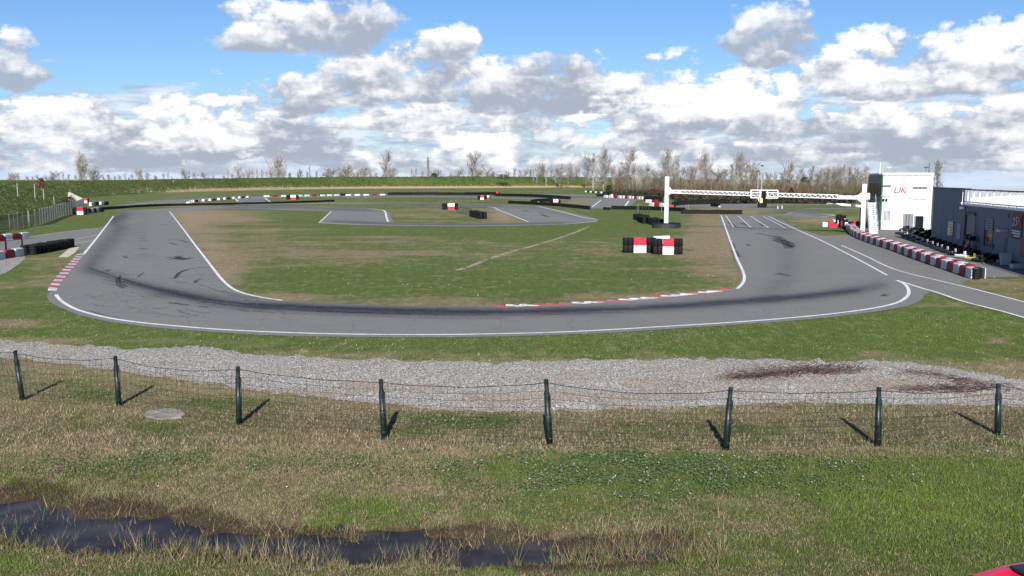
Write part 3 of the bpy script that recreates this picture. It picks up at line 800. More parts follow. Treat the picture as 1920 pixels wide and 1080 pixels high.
# ---- grass, weeds, reeds and daisies as real blades
def unproj(px, py):
    d = np.stack([(px - 960) / F, CP + (540 - py) / F * SP, -SP + (540 - py) / F * CP], 1)
    P = d * (-H / d[:, 2:3]); return P[:, 0], P[:, 1]
ASPH = [MAIN, PITOUT, APRON, PITIN, TOPBAND, LOBE, RIGHTFAR, FARMID2, FARMID, FARLEFT]
def blades(N, y0, y1, hmul, wmul, name, label, x0=-300, x1=2420, seed=0, gravelok=False):
    R = np.random.default_rng(seed)
    # even over the ground: density per metre, so weigh by distance
    wy0 = unproj(np.array([960.]), np.array([float(y1)]))[1][0]; wy1 = unproj(np.array([960.]), np.array([float(y0)]))[1][0]
    wy = np.sqrt(R.uniform(wy0 ** 2, wy1 ** 2, N))
    wx = R.uniform(-.72, .86, N) * wy
    px, py = proj(wx, wy, 0 * wx)
    k = (px > x0) & (px < x1)
    for p in ASPH: k &= ~pip(px, py, p)
    ing = pip(px, py, GR) | pip(px, py, GR2)
    edge = np.minimum(dpoly(px, py, GRAVEL[:24] + [(2500, 792)], 2.0), dpoly(px, py, GRAVEL[25:], 2.0)); gp = fbm(wx * .45, wy * .9, 64)
    k &= ~ing | (R.random(N) < .008 + .85 * np.exp(-(edge / 9.0) ** 2) + .16 * (gp > .61))
    k &= ~pip(px, py, [(133, 463), (149, 463), (141, 474), (127, 483), (109, 482.5)]) & ~pip(px, py, [(272, 773), (310, 768), (352, 776), (345, 784), (300, 789), (275, 784)])
    wx, wy, px, py = wx[k], wy[k], px[k], py[k]
    g = greenness(px, py, wx, wy); w = wetness(px, py, wx, wy); lu = np.clip(blobsum(px, py, LUSHES), 0, 1)
    ba = np.clip(blobsum(px, py, BARES), 0, 1)
    z = np.where(py > 770, ground_z(px, py, wx, wy), 0)
    join = {'verge_grass': sstep(562, 632, py), 'infield_grass': 1 - sstep(575, 640, py)}.get(name, 1.0)
    keep = (R.random(len(wx)) > ba * .6) & (R.random(len(wx)) < join) & ((z > -.118) | (R.random(len(wx)) < .05)) & (R.random(len(wx)) > np.clip((w - .55) * 1.3, 0, np.where(px > 900, .60, .38)))
    wx, wy, px, py, g, w, lu, z = (a[keep] for a in (wx, wy, px, py, g, w, lu, z))
    n = len(wx)
    tuft = fbm(wx * 3.1, wy * 3.1, 91, 3)
    isg = R.random(n) < np.clip((g - .5) * 1.25 + .5 + (tuft - .5) * 1.0, .06, .90)
    strip_ = np.exp(-((py - 832) / 18) ** 2) * (py > 800) + .6 * np.exp(-((py - 775) / 12.) ** 2)
    h = hmul * R.gamma(6, .0072, n) * (.5 + 1.1 * tuft) * (1 + .3 * lu) * np.where(isg, 1, .95 + .8 * strip_)
    h = h * np.where((w > .35) & (w < .98), 1.7, 1)
    az = R.uniform(0, 6.28, n); lean = R.uniform(.15, 1.0, n) * np.where(isg, .8, 1.15)
    width = wmul * R.uniform(.5, 1.2, n)
    a2 = R.uniform(0, 6.28, n)
    V = np.zeros((n, 3, 3))
    V[:, 0] = np.stack([wx - np.cos(a2) * width, wy - np.sin(a2) * width, z - .01], 1)
    V[:, 1] = np.stack([wx + np.cos(a2) * width, wy + np.sin(a2) * width, z - .01], 1)
    V[:, 2] = np.stack([wx + np.cos(az) * h * lean, wy + np.sin(az) * h * lean, z + h], 1)
    u = R.random((n, 1)); u2 = R.random((n, 1))
    gc = np.array(GRN) * (1 - u) + np.array(GRN2) * u
    gc = gc * (1 - lu[:, None] * .78) + np.array(LUSH) * (lu[:, None] * .78)
    mid_ = (py < 600)[:, None]; gc = np.where(mid_, gc * np.array([1.45, 1.22, 1.25]), gc)
    dc = np.array(DRY) * (1 - u) + np.where(u2 > .45, np.array(STRAW), np.array(DRY2)) * u
    c = np.where(isg[:, None], gc * (.8 + .6 * u2), dc * (.7 + .6 * u2))
    wm = np.clip((w - .35) * 1.2, 0, .7)[:, None]; c = c * (1 - wm) + np.array([.095, .060, .036]) * (.3 + .9 * u2) * wm
    col = np.repeat(c, 3, 0)
    tag(npmesh(name, V.reshape(-1, 3), np.arange(n * 3).reshape(-1, 3), 'grass_blades', colors=col), label, kind='stuff')
blades(540000, 838, 1120, .74, .0050, 'rough_grass', 'tan and green rough grass between the camera and the wire fence', seed=1)
blades(240000, 690, 838, .85, .0064, 'dry_grass', 'dry straw-coloured grass under and behind the wire fence', seed=2)
blades(155000, 560, 690, .72, .011, 'verge_grass', 'short green grass verge between the track and the gravel', seed=3)
blades(120000, 396, 640, .55, .015, 'infield_grass', 'patchy green and tan grass on the infield of the circuit', seed=4)

def leaves_and_flowers():
    R = np.random.default_rng(31)
    # low clover and weed leaves, lying almost flat
    L = [(1100, 885, 250, 50, 7000), (1360, 882, 250, 44, 6000), (1180, 858, 220, 24, 3000), (270, 856, 150, 26, 1700), (200, 872, 160, 30, 1500), (330, 868, 180, 30, 1600), (1800, 835, 120, 18, 2200), (600, 880, 200, 30, 1500), (780, 860, 160, 25, 1500), (1560, 890, 120, 25, 1600), (860, 790, 110, 10, 1400), (170, 742, 40, 10, 500), (80, 740, 60, 14, 500)]
    px = np.concatenate([R.normal(a, b * .62, n) for a, _, b, _, n in L]); py = np.concatenate([R.normal(a, b * .62, n) for _, a, _, b, n in L])
    k = ~pip(px, py, GR) & (py > 720); px, py = px[k], py[k]
    wx, wy = unproj(px, py); k = fbm(wx * 1.6, wy * 1.6, 17, 3) + R.uniform(-.12, .12, len(wx)) > .44; wx, wy, px, py = wx[k], wy[k], px[k], py[k]
    n = len(wx); z = ground_z(px, py, wx, wy) + R.uniform(.02, .07, n); s = R.uniform(.010, .024, n); a = R.uniform(0, 6.28, n)
    V = np.zeros((n, 4, 3)); tilt = R.uniform(-.5, .5, (n, 2))
    for q in range(4):
        t = a + q * PI / 2; dx, dy = np.cos(t) * s, np.sin(t) * s
        V[:, q] = np.stack([wx + dx, wy + dy, z + dx * tilt[:, 0] + dy * tilt[:, 1]], 1)
    u = R.random((n, 1)); c = np.array([.040, .072, .022]) * (1 - u) + np.array([.100, .140, .055]) * u
    c = np.where(R.random((n, 1)) < .07, np.array([.24, .29, .25]), c)  # a few leaves painted pale as glints of light
    tag(npmesh('weed_leaves', V.reshape(-1, 3), np.arange(n * 4).reshape(-1, 4), 'grass_blades', colors=np.repeat(c, 4, 0), nper=4), 'low dark clover and weed leaves spread through the near grass', kind='stuff')
    # daisies
    px = R.uniform(0, 1920, 770); py = np.concatenate([R.uniform(600, 672, 450), R.uniform(790, 960, 20), R.uniform(455, 560, 300)])
    keep = ~pip(px, py, GR)
    for p in ASPH: keep &= ~pip(px, py, p)
    keep &= (fbm(px * .012, py * .05, 5) > .46); px, py = px[keep], py[keep]
    wx, wy = unproj(px, py); n = len(wx); s = R.uniform(.006, .012, n) * np.where(py < 570, 2.0, 1.1)
    mb_v = np.zeros((n, 6, 3))
    for q in range(6):
        t = q * PI / 3; mb_v[:, q] = np.stack([wx + np.cos(t) * s, wy + np.sin(t) * s - 0 * s, .07 + 0 * s + np.sin(t) * s * .5], 1)
    tag(npmesh('daisies', mb_v.reshape(-1, 3), np.arange(n * 6).reshape(-1, 6), 'line_white', nper=6), 'tiny white daisies dotted over the green verge', kind='stuff')
    # reeds and dead stalks in and along the wet ditch
    N = 9000
    t = R.random(N); cx = -60 + 1420 * t
    Dx = np.array([p[0] for p in DITCH]); Dy = np.array([p[1] for p in DITCH])
    cy = np.interp(cx, Dx, Dy); py = cy + R.normal(0, 26, N); px = cx
    wx, wy = unproj(px, py); cl = fbm(wx * 1.5, wy * 1.5, 12, 3); z = ground_z(px, py, wx, wy)
    inw = z < -.115
    k = (cl > .50) & (~inw | ((px > 250) & (px < 720) & (py > 1006)) | (px > 700) | (R.random(N) < .45)); wx, wy, px, z, cl = wx[k], wy[k], px[k], z[k], cl[k]
    n = len(wx); h = R.gamma(5, .034, n).clip(.06, .42); az = R.uniform(0, 6.28, n); ln = R.uniform(.1, .9, n) * h; w = R.uniform(.003, .0075, n); a2 = R.uniform(0, 6.28, n)
    V = np.zeros((n, 3, 3))
    V[:, 0] = np.stack([wx - np.cos(a2) * w, wy - np.sin(a2) * w, z - .02], 1); V[:, 1] = np.stack([wx + np.cos(a2) * w, wy + np.sin(a2) * w, z - .02], 1)
    V[:, 2] = np.stack([wx + np.cos(az) * ln, wy + np.sin(az) * ln, z + h], 1)
    u = R.random((n, 1)); c = np.where(R.random((n, 1)) < .35, np.array([.07, .10, .03]), np.array([.20, .145, .09]) * (.4 + 1.2 * u))
    tag(npmesh('reeds', V.reshape(-1, 3), np.arange(n * 3).reshape(-1, 3), 'grass_blades', colors=np.repeat(c, 3, 0)), 'dead stalks and reeds standing in the flooded ditch', kind='stuff')
leaves_and_flowers()

# ---- the grassed embankment round the far side
TOE = [(-420, 520), (-160, 447), (0, 417), (60, 401), (110, 384), (150, 373), (215, 366.5), (300, 362), (400, 358.6), (550, 355.4), (700, 353.6), (900, 352.6), (1050, 351.6), (1165, 351.0), (1300, 350.6)]
TOPY = [(-420, 380), (-160, 352), (0, 346), (60, 344.5), (110, 342), (150, 340.5), (215, 340), (300, 338.5), (400, 336), (550, 333.5), (700, 332), (900, 331), (1050, 332), (1165, 333), (1300, 334)]
def bank():
    toe = smoothline([G(*p) for p in TOE], n=60)
    tx = [p[0] for p in TOE]; tp = [p[1] for p in TOPY]
    n = len(toe); m = 26
    V = np.zeros((n, m, 3)); rise = np.zeros((n, m)); dr = np.zeros((n, m))
    pos = np.array([(p.x, p.y) for p in toe])
    px, py = proj(pos[:, 0], pos[:, 1], 0 * pos[:, 0])
    tan = np.gradient(pos, axis=0); tan /= np.linalg.norm(tan, axis=1, keepdims=True)
    nor = np.stack([-tan[:, 1], tan[:, 0]], 1)
    top = np.interp(px, tx, tp)
    wid = 16.0
    cen = pos + nor * wid
    dist = np.hypot(cen[:, 0], cen[:, 1])
    hh = H - (cen[:, 1]) * (top - 336.0) / F
    for j in range(m):
        u = j / (m - 1)
        if u < .55: s = u / .55; off = wid * s; z = hh * sstep(-.12, 1.02, s) 
        elif u < .75: s = (u - .55) / .2; off = wid + 7 * s; z = hh * (1 - .02 * s)
        else: s = (u - .75) / .25; off = wid + 7 + 16 * s; z = hh * (.98 - 1.06 * s)
        z0 = hh * sstep(-.12, 1.02, 0)
        if u < .55: z = (z - z0) * hh / (hh - z0)
        q = pos + nor * off
        b = 1 if 0 < j < m - 1 else 0
        lump = (fbm(q[:, 0] * .16, q[:, 1] * .16, 101 + j % 2) - .5) * .6 * b * min(1, j / 4) + (vnoise(q[:, 0] * .9 + j, q[:, 1] * .9, 107) - .5) * .14 * b * min(1, j / 3)
        V[:, j, :2] = q; V[:, j, 2] = z + lump * (1 if u < .6 else .6) - (.2 if j == 0 else 0)
        rise[:, j] = z
        dr[:, j] = np.clip(1.15 - z / 1.9, 0, 1) * sstep(190, 420, px) * (1 - sstep(1050, 1200, px)) if u < .5 else 0
    i = np.arange(n * m).reshape(n, m)
    fs = np.stack([i[:-1, :-1], i[1:, :-1], i[1:, 1:], i[:-1, 1:]], -1).reshape(-1, 4)
    npmesh('embankment', V.reshape(-1, 3), fs, 'bank_vegetation', attrs={'rise': rise.ravel(), 'dryness': dr.ravel()}, kind='structure', nper=4)
    # clumps of herbage all over its face
    R = np.random.default_rng(43); N = 44000
    a = R.integers(0, n - 1, N); j = R.integers(1, 15, N); t = R.random(N); s = R.random(N)
    keep = (px[a] > -150) & (px[a] < 1180); a, j, t, s = a[keep], j[keep], t[keep], s[keep]; N = len(a)
    P = (V[a, j] * (1 - t)[:, None] + V[a + 1, j] * t[:, None]) * (1 - s)[:, None] + V[a, j + 1] * s[:, None]
    d = np.hypot(P[:, 0], P[:, 1])
    h = R.gamma(4, .032, N).clip(.06, .34) * (.7 + d / 600); w = h * R.uniform(.6, 1.3, N)
    az = R.uniform(0, 6.28, N); VV = np.zeros((N, 3, 3))
    VV[:, 0] = P + np.stack([np.cos(az) * w, np.sin(az) * w, -.1 + 0 * w], 1); VV[:, 1] = P - np.stack([np.cos(az) * w, np.sin(az) * w, .1 + 0 * w], 1)
    VV[:, 2] = P + np.stack([R.normal(0, .25, N) * h, R.normal(0, .25, N) * h, h], 1)
    u = R.random((N, 1)); lo = fbm(P[:, 0] * .1, P[:, 1] * .1, 55)[:, None]
    c = np.array([.020, .032, .010]) * (1 - u) + np.array([.080, .114, .027]) * u
    dc = np.array([.10, .080, .042]) * (.5 + u); mk = (lo + .35 * (R.random((N, 1)) - .5)) > .80; c = np.where(mk, dc, c)
    dv = dr[a, j][:, None]; c = np.where(R.random((N, 1)) < dv * 1.1, np.array([.33, .245, .15]) * (.6 + .7 * u), c)
    tag(npmesh('bank_weeds', VV.reshape(-1, 3), np.arange(N * 3).reshape(-1, 3), 'grass_blades', colors=np.repeat(c, 3, 0)), 'rough weeds and grass tussocks covering the embankment', kind='stuff')
bank()

# ================================================================== things
# ---- foreground wire fence
def wire_fence():
    B = [(-150, 722), (42, 750), (223, 760), (448, 795), (720, 822), (1030, 836), (1360, 843), (1645, 835), (1870, 815), (2060, 800)]
    T = [(-166, 634), (28, 658), (216, 668), (446, 688), (714, 712), (1024, 712), (1370, 727), (1648, 727), (1872, 720), (2066, 708)]
    root = empty('wire_fence', G(1030, 836), 0, 'low dark green wire fence on round posts crossing the near grass', 'fence')
    o = root.location; tops = []; bots = []
    for i, (b, tp) in enumerate(zip(B, T)):
        p = G(*b); q = atdepth(tp[0], tp[1], p.y + .02)
        p0 = p - o; q0 = q - o; d = (q0 - p0)
        R = d.to_track_quat('Z', 'Y').to_matrix()
        mb = MB(); L = d.length
        def at(z): return p0 + d * (z / L)
        mb.cyl(at(-.25), at(L - .015), .047, .046, 14); mb.cyl(at(L - .015), at(L + .012), .050, .040, 14)
        po = mb.build('post', 'post_green', root, True)
        s = MB(); s.cyl(at(-.2), at(L * .80), .062, .060, 14); s.cyl(at(L * .80), at(L * .82), .063, .050, 14)
        s.box(at(L * .4) + Vector((.062, -.012, 0)), (.022, .022, L * .78), R)
        s.build('sleeve', 'post_green', po, True)
        k = MB()
        for z in (.12, .45, .78): k.cyl(at(L * z) + Vector((-.03, -.064, 0)), at(L * z) + Vector((.05, -.064, .004)), .006, .006, 5)
        k.cyl(at(L * .1) + Vector((0, -.066, 0)), at(L * .8) + Vector((0, -.066, 0)), .004, .004, 4)
        k.build('clip', 'wire_dark', po)
        tops.append(q0); bots.append(p0)
    rows = 9
    for i in range(len(B) - 1):
        a0, a1, b0, b1 = bots[i], tops[i], bots[i + 1], tops[i + 1]
        sag = .06 + .04 * (i % 3); mb = MB()
        L = (b0 - a0).length
        def P(u, v, r):
            lo = a0.lerp(b0, u); hi = a1.lerp(b1, u)
            p = lo.lerp(hi, .02 + .95 * v); s = 4 * u * (1 - u)
            wob = .03 * math.sin(u * 17 + r * 2.1 + i) * (1 - v * .7)
            return p + Vector((0, -.07 + wob, -sag * s * (v ** 1.5) + wob * .5))
        for r in range(rows):
            v = (r / (rows - 1))
            mb.tube([P(u / 12, v, r) for u in range(13)], .008 if r == rows - 1 else .0040, 3)
        nc = int(L / .16)
        for c in range(1, nc):
            mb.tube([P(c / nc, k / 4, 3) for k in range(5)], .0028, 3)
        mb.build('wire_panel', 'wire_dark', root)
wire_fence()

# ---- dead bramble runners on the gravel
def runners(name, pts, n, seed, label, hgt):
    R = random.Random(seed); o = G(*pts[len(pts) // 2]); mb = MB()
    for k in range(n):
        i = R.uniform(0, len(pts) - 1.6); a = int(i); f = i - a
        x = pts[a][0] * (1 - f) + pts[a + 1][0] * f + R.gauss(0, 14); y = pts[a][1] * (1 - f) + pts[a + 1][1] * f + R.gauss(0, 2.6 * min(1, .25 + i * .5))
        ang = math.atan2((pts[a + 1][1] - pts[a][1]) * 3, pts[a + 1][0] - pts[a][0]) + R.gauss(0, .42) + (PI if R.random() < .5 else 0)
        p = G(x, y) - o; p.z = R.uniform(.02, .08); l = R.uniform(.25, .95); path = [p.copy()]
        for s in range(5):
            ang += R.gauss(0, .35)
            p = p + Vector((math.cos(ang), -math.sin(ang), 0)) * (l / 5); p.z = max(.015, p.z + R.gauss(.012, .06)); p.z = min(p.z, hgt); path.append(p.copy())
        mb.tube(path, R.uniform(.003, .0068), 3, R.choice((0, 0, 1)))
    ob = mb.build(name, ['runner_red', 'runner_dark']); ob.location = o
    tag(ob, label, 'dead plant') if n > 100 else tag(ob, label, kind='stuff')
simple('runner_red', (.080, .040, .035), .85, var=.5); simple('runner_dark', (.04, .024, .020), .85, var=.4)
runners('bramble_runner', [(1366, 711), (1430, 706), (1480, 699), (1530, 698), (1580, 698), (1622, 688)], 330, 1, 'long tangle of dark red dead runners lying across the gravel', .42)
runners('bramble_runner', [(1700, 735), (1740, 731), (1790, 732), (1850, 730), (1868, 722)], 150, 2, 'thin sparse tangle of reddish twigs on the gravel by the last fence posts', .12)
runners('dead_twigs', [(1715, 698), (1760, 708), (1795, 716), (1850, 722)], 70, 3, 'few stray dark twigs straggling over the gravel above the sparse tangle', .08)
# flat stone / well cover
simple('cover_stone', (.20, .185, .16), .95, var=.4, scale=3.5, dirt=.8, dirtcol=(.10, .085, .06), bump=.6)
def cover():
    mb = MB(); R = random.Random(4); n = 26; vs = []
    pts = []
    for k in range(n):
        t = 2 * PI * k / n; pts.append((310 + 39 * math.cos(t) * (1 + R.uniform(-.1, .1)), 777 + 10 * math.sin(t) * (1 + R.uniform(-.1, .1))))
    o = G(310, 777); w = [G(*p) - o for p in pts]
    vs = [(p.x, p.y, -.05) for p in w] + [(p.x, p.y, .015) for p in w] + [(p.x * .93, p.y * .93, .028) for p in w]
    fs = [tuple(range(2 * n, 3 * n))[::-1]]
    for k in range(n):
        q = (k + 1) % n; fs += [(k, q, n + q, n + k)[::-1], (n + k, n + q, 2 * n + q, 2 * n + k)[::-1]]
    mb.add(vs, fs)
    ob = mb.build('stone_cover', 'cover_stone'); ob.location = o; tag(ob, 'flat round grey concrete well cover lying in the dry grass by the wire fence', 'well cover')
    bm = bmesh.new(); bm.from_mesh(ob.data); bmesh.ops.recalc_face_normals(bm, faces=bm.faces); bm.to_mesh(ob.data); bm.free()
cover()

# ---- tyre stacks, walls of them and the red and white marker boards
def tyre_prof(k, r, h, hole=True):
    p = []; t = h / k
    for i in range(k):
        z = i * t
        p += [(r * .86, z + t * .02), (r * .97, z + t * .18), (r, z + t * .5), (r * .97, z + t * .82), (r * .86, z + t * .98)]
    return p + [(r * .55, h), (r * .50, h - .08), (0.001, h - .09)]
def stack_mesh(name, k, r, h, n):
    mb = MB(); mb.lathe(tyre_prof(k, r, h), n=n)
    o = mb.build(name, 'tyre_rubber', None, True); COL.objects.unlink(o); return o.data
STK = {'low': stack_mesh('tyre_stack', 2, .30, .48, 12), 'mid': stack_mesh('tyre_stack', 3, .30, .66, 12), 'high': stack_mesh('tyre_stack', 4, .30, .88, 12)}
def stack(parent, loc, kind, sc=(1, 1, 1)):
    o = bpy.data.objects.new('tyre_stack', STK[kind]); COL.objects.link(o); o.parent = parent; o.location = loc; o.scale = sc
    o.rotation_euler = (0, 0, random.uniform(0, 6)); return o
def tyre_wall(pts, label, kind='mid', hs=1.0, group=None, step=.60, rows=1, belt=True, sm=4):
    w = pxline(pts, sm); L = sum((b - a).length for a, b in zip(w[:-1], w[1:]))
    st = max(step, L / (96 / rows)); k = st / .60
    P = resample(w, st); o = P[0][0].copy()
    root = empty('tyre_wall', o, 0, label, 'tyre wall', group)
    for (p, d) in P:
        for r in range(rows):
            q = p - o + Vector((-d.y, d.x, 0)) * (.6 * r * (1 if -d.y * 0 + d.x > 0 else -1))
            stack(root, q + Vector((0, 0, 0)), kind, (k * random.uniform(.95, 1.04), k * random.uniform(.95, 1.04), hs * random.uniform(.93, 1.05)))
    if belt and len(P) > 3:   # the conveyor-rubber belt bolted along the tyres
        h = {'low': .48, 'mid': .66, 'high': .88}[kind] * hs
        mb = MB(); front = []
        for (p, d) in P:
            nrm = Vector((d.y, -d.x, 0));
            if nrm.dot(Vector((-p.x, -p.y, 0))) < 0: nrm = -nrm
            front.append((p - o + nrm * (.315 * k), nrm))
        for (a, na), (b, nb) in zip(front[:-1], front[1:]):
            vs = [a, b, b + Vector((0, 0, h * .86)), a + Vector((0, 0, h * .86))]; vs = [v + Vector((0, 0, .05)) for v in vs]
            t2 = [v + (na * .02) for v in vs]
            mb.add(vs + t2, [(4, 5, 6, 7), (0, 3, 2, 1), (3, 7, 6, 2), (0, 1, 5, 4)])
        mb.build('belt', 'black_plastic', root)
    return root
WALLS = [
    ([(193, 393.4), (240, 390), (300, 386.6), (400, 384.6), (450, 383.4)], 'long low black tyre wall along the outside of the bend by the left fence', 'low', 1.0),
    ([(452, 383.3), (500, 382.2), (560, 380.6), (626, 377.8)], 'low black tyre wall with its right end standing on the infield grass', 'low', .95),
    ([(640, 366.8), (652, 366.6)], 'very short black tyre wall between two runs of red and white blocks', 'mid', 1.1),
    ([(728, 366.0), (800, 365.6), (870, 365.8), (926, 365.0)], 'black tyre wall in front of the tan bank strip at the centre', 'mid', 1.5),
    ([(930, 367.4), (1000, 369.2), (1069, 374.2)], 'black tyre wall running right from the far marker board under the bank', 'mid', 1.35),
    ([(955, 381.6), (1000, 383.6), (1050, 387.2), (1105, 392.6)], 'black tyre wall along the right-hand lobe of the inner loop', 'mid', 1.0),
    ([(997, 381), (1010, 379), (1034, 377.4)], 'short black tyre wall joining the marker board beside the inner loop', 'mid', 1.2),
    ([(1134, 393.2), (1143, 393.6)], 'single short black tyre block standing alone on the green infield', 'low', 1.0),
    ([(1149, 392.4), (1200, 393.4), (1250, 395), (1288, 396.8)], 'black tyre wall behind the left gantry post', 'mid', 1.0),
    ([(1280, 400.8), (1330, 401), (1394, 401.6)], 'black tyre wall across the far end of the start straight', 'mid', 1.0),
    ([(1262, 388.4), (1275, 384.6), (1340, 382.4), (1412, 381.2)], 'black curved tyre wall beneath the bare woodland', 'high', 1.1),
    ([(1120, 368.4), (1136, 368.0)], 'small black tyre heap under the dark evergreen bush', 'high', 1.0),
    ([(1335, 387.0), (1350, 388)], 'short dark tyre row on the asphalt under the woodland', 'mid', 1.1),
    ([(1210, 376.8), (1242, 378.2)], 'dark tyre heap behind the pink and white blocks', 'high', 1.5),
    ([(1423, 389.2), (1439, 389.4)], 'dark tyre heap around the yellow marshal board', 'high', 1.1)]
for a in WALLS: tyre_wall(*a, group='black tyre walls along the far track', belt=a[2] != 'high')
tyre_wall([(47, 477.4), (75, 472.6), (104, 466.6), (119, 463.2)], 'thick black tyre wall beside the pit entry at the left edge', 'high', .76, None, .56, 2)
tyre_wall([(883, 406), (892, 408.5), (903, 411)], 'small pile of loose black tyres at the end of the post row', 'high', 1.05, None, .5, 2, False)
tyre_wall([(1191, 411.5), (1206, 415.5), (1222, 421), (1238, 424)], 'black tyre wall leading to the foot of the left gantry post', 'high', .9, None, .55, 2)

def marker(name_label, cx, base, w_px, red_top=True, rz=0.0, hgt=1.12, group='red and white marker boards'):
    p = G(cx, base); k = p.y / F; w = w_px * k
    root = empty('marker_board', p, rz, name_label, 'marker board', group)
    pw = w * .45; r = max(.15, w * .115)
    mb = MB(); mb.rbox((0, -.06, hgt * .245), (pw, .12, hgt * .49), .012); lo = mb.build('lower_panel', 'panel_white' if red_top else 'panel_red', root)
    mb = MB(); mb.rbox((0, -.06, hgt * .745), (pw, .12, hgt * .49), .012); mb.build('upper_panel', 'panel_red' if red_top else 'panel_white', root)
    for s in (-1, 1):
        for j in (0, 1):
            if s > 0 and j == 1 and w_px < 30: continue
            x = s * (pw / 2 + r * (1.0 + 1.1 * j) ) if j == 0 else s * (pw / 2 + r * 2.35)
            q = MB()
            q.lathe([(r * .9, 0), (r, .02), (r, hgt * .46), (r * .88, hgt * .48), (r * .88, hgt * .50), (r, hgt * .52), (r, hgt * .96), (r * .9, hgt * .985), (r * .6, hgt * .985), (r * .55, hgt * .9), (.001, hgt * .9)], (x, .08 + .12 * j, 0), 14)
            q.build('tyre_drum', 'tyre_rubber', root, True)
    return root
marker('red over white board between black drums, left one of the near pair on the infield', 1199.5, 474, 52, True, .05, 1.15)
marker('red over white board between black drums, right and nearer one of the infield pair', 1252.5, 477, 46, True, -.03, 1.18)
def backboard():
    p = G(1240, 471); root = empty('marker_board', p, .5, 'white over red board standing turned away behind the near infield pair', 'marker board', 'red and white marker boards')
    mb = MB(); mb.rbox((0, 0, .29), (1.5, .14, .58), .012); mb.build('lower_panel', 'panel_red', root)
    mb = MB(); mb.rbox((0, 0, .88), (1.5, .14, .58), .012); mb.build('upper_panel', 'panel_white', root)
backboard()
marker('red over white board at the end of the left slatted fence', 151, 402.6, 27, True, -.1, 1.15)
marker('small red over white board far left below the embankment', 161, 380.8, 13, True, 0, 1.1)
marker('white over red board beside the row of thin posts on the inner loop', 846, 393, 28, False, 0, 1.16)
marker('tiny white over red board in the long row of far blocks', 550, 374.2, 22, False, 0, 1.25)
marker('tiny red over white board on the grass of the far bend', 904, 374.4, 14, True, 0, 1.15)
marker('tiny white over red board right beside the red one on the far bend', 915.5, 373.2, 9, False, 0, 1.0)
marker('tiny red over white board standing on the black tyre wall line', 932.5, 367.0, 10, True, 0, 1.35)
marker('white over red board at the tyre wall right of the inner loop', 1042, 384.2, 20, False, 0, 1.2)
def odd_blocks():
    for (cx, by, wpx, hpx, mat, lab) in ((1547, 425.4, 13, 8.6, 'block_white', 'pale white block lying right of the start straight'), (1561.5, 426, 15, 11, 'panel_red', 'bright red notched block next to the pale one'),
                               (1565.5, 416, 9, 4.4, 'block_white', 'small white block behind the bright red one'), (1605, 423.5, 13, 9, 'panel_red', 'red block beside the thin black post by the gantry'),
                               (1614.5, 421, 5, 7, 'block_white', 'narrow white block beside the gantry post'), (1147, 369.6, 4, 5.5, 'block_white', 'small white box in front of the woodland edge'),
                               (1458, 392, 2, 6, 'block_white', 'thin white marker post on the grass, left of two'), (1466, 391.6, 2, 6, 'block_white', 'thin white marker post on the grass, right of two'),
                               (1257, 388.4, 12, 4, 'panel_red', 'red block at the left end of the woodland tyre wall'), (1348.6, 388.6, 4, 2.6, 'block_white', 'small white block ending the dark tyre row'),
                               (1006, 380.6, 12, 2.4, 'block_white', 'low white slab lying under the short tyre wall')):
        p = G(cx, by); k = p.y / F; mb = MB(); w, h = wpx * k, hpx * k
        if 'notched' in lab:
            mb.prism([(-w / 2, 0), (w / 2, 0), (w / 2, h * .62), (w * .12, h * .62), (-w * .08, h * .35), (-w * .2, h * .85), (-w / 2, h)], -.3, .3)
        else: mb.rbox((0, 0, h / 2), (w, min(.6, w), h), .03)
        if wpx > 10: mb.rbox((0, 0, h * .5), (w * .96, min(.62, w * 1.02), h * .06), .008)
        o = mb.build('barrier_block', mat); o.location = p; tag(o, lab, 'barrier block')
    for i, (x, y, hs) in enumerate(((1571, 424.5, 1.35), (1577, 426.5, 1.3), (1584.5, 429, 1.2), (1573, 419, 1.3), (1581, 421, 1.3))):
        r = empty('tyre_column', G(x, y), 0, 'dark weathered tyre column in the cluster where the pit barrier begins', 'tyre column', 'tyre columns where the pit barrier begins')
        stack(r, (0, 0, 0), 'high', (1.05, 1.05, hs)); mb = MB(); mb.box((0, -.325, .5), (.34, .03, .5)); mb.build('painted_panel', 'block_red' if i % 2 else 'block_white', r)
odd_blocks()

# red and white plastic barrier blocks
def block_proto(mat, L, Hh, W):
    mb = MB(); mb.rbox((0, 0, Hh / 2 + .02), (L * .93, W, Hh), .05); mb.rbox((0, 0, Hh * .12), (L * .95, W * 1.12, Hh * .2), .03)
    mb.rbox((0, -W * .5, Hh * .6), (L * .62, .03, Hh * .3), .012)
    mb.cyl((L * .47, 0, .03), (L * .47, 0, Hh * .9), .05, .05, 8)
    o = mb.build('barrier_block', mat); COL.objects.unlink(o); return o.data
BW, BR = block_proto('block_white', 1.22, .58, .42), block_proto('block_red', 1.22, .58, .42)
BK = block_proto('black_plastic', 1.22, .58, .42)
def blocks(pts, cols, label, group, step=1.22, sm=6, sz=1.0, offset=0.0):
    P = resample(pxline(pts, sm), step * sz); n = 0
    for i, (p, d) in enumerate(P):
        c = cols[i % len(cols)]
        if c == '_': continue
        o = bpy.data.objects.new('barrier_block', {'w': BW, 'r': BR, 'k': BK}[c]); COL.objects.link(o)
        o.location = p + Vector((-d.y, d.x, 0)) * offset; o.rotation_euler = (0, 0, math.atan2(d.y, d.x) + random.gauss(0, .012)); o.scale = (sz, sz, sz * random.uniform(.98, 1.02) * (.62 if sz > 1.4 else 1))
        tag(o, {'w': 'white ', 'r': 'red ', 'k': 'black '}[c] + label, 'barrier block', group + {'w': ', white ones', 'r': ', red ones', 'k': ', black ones'}[c]); n += 1
    return P
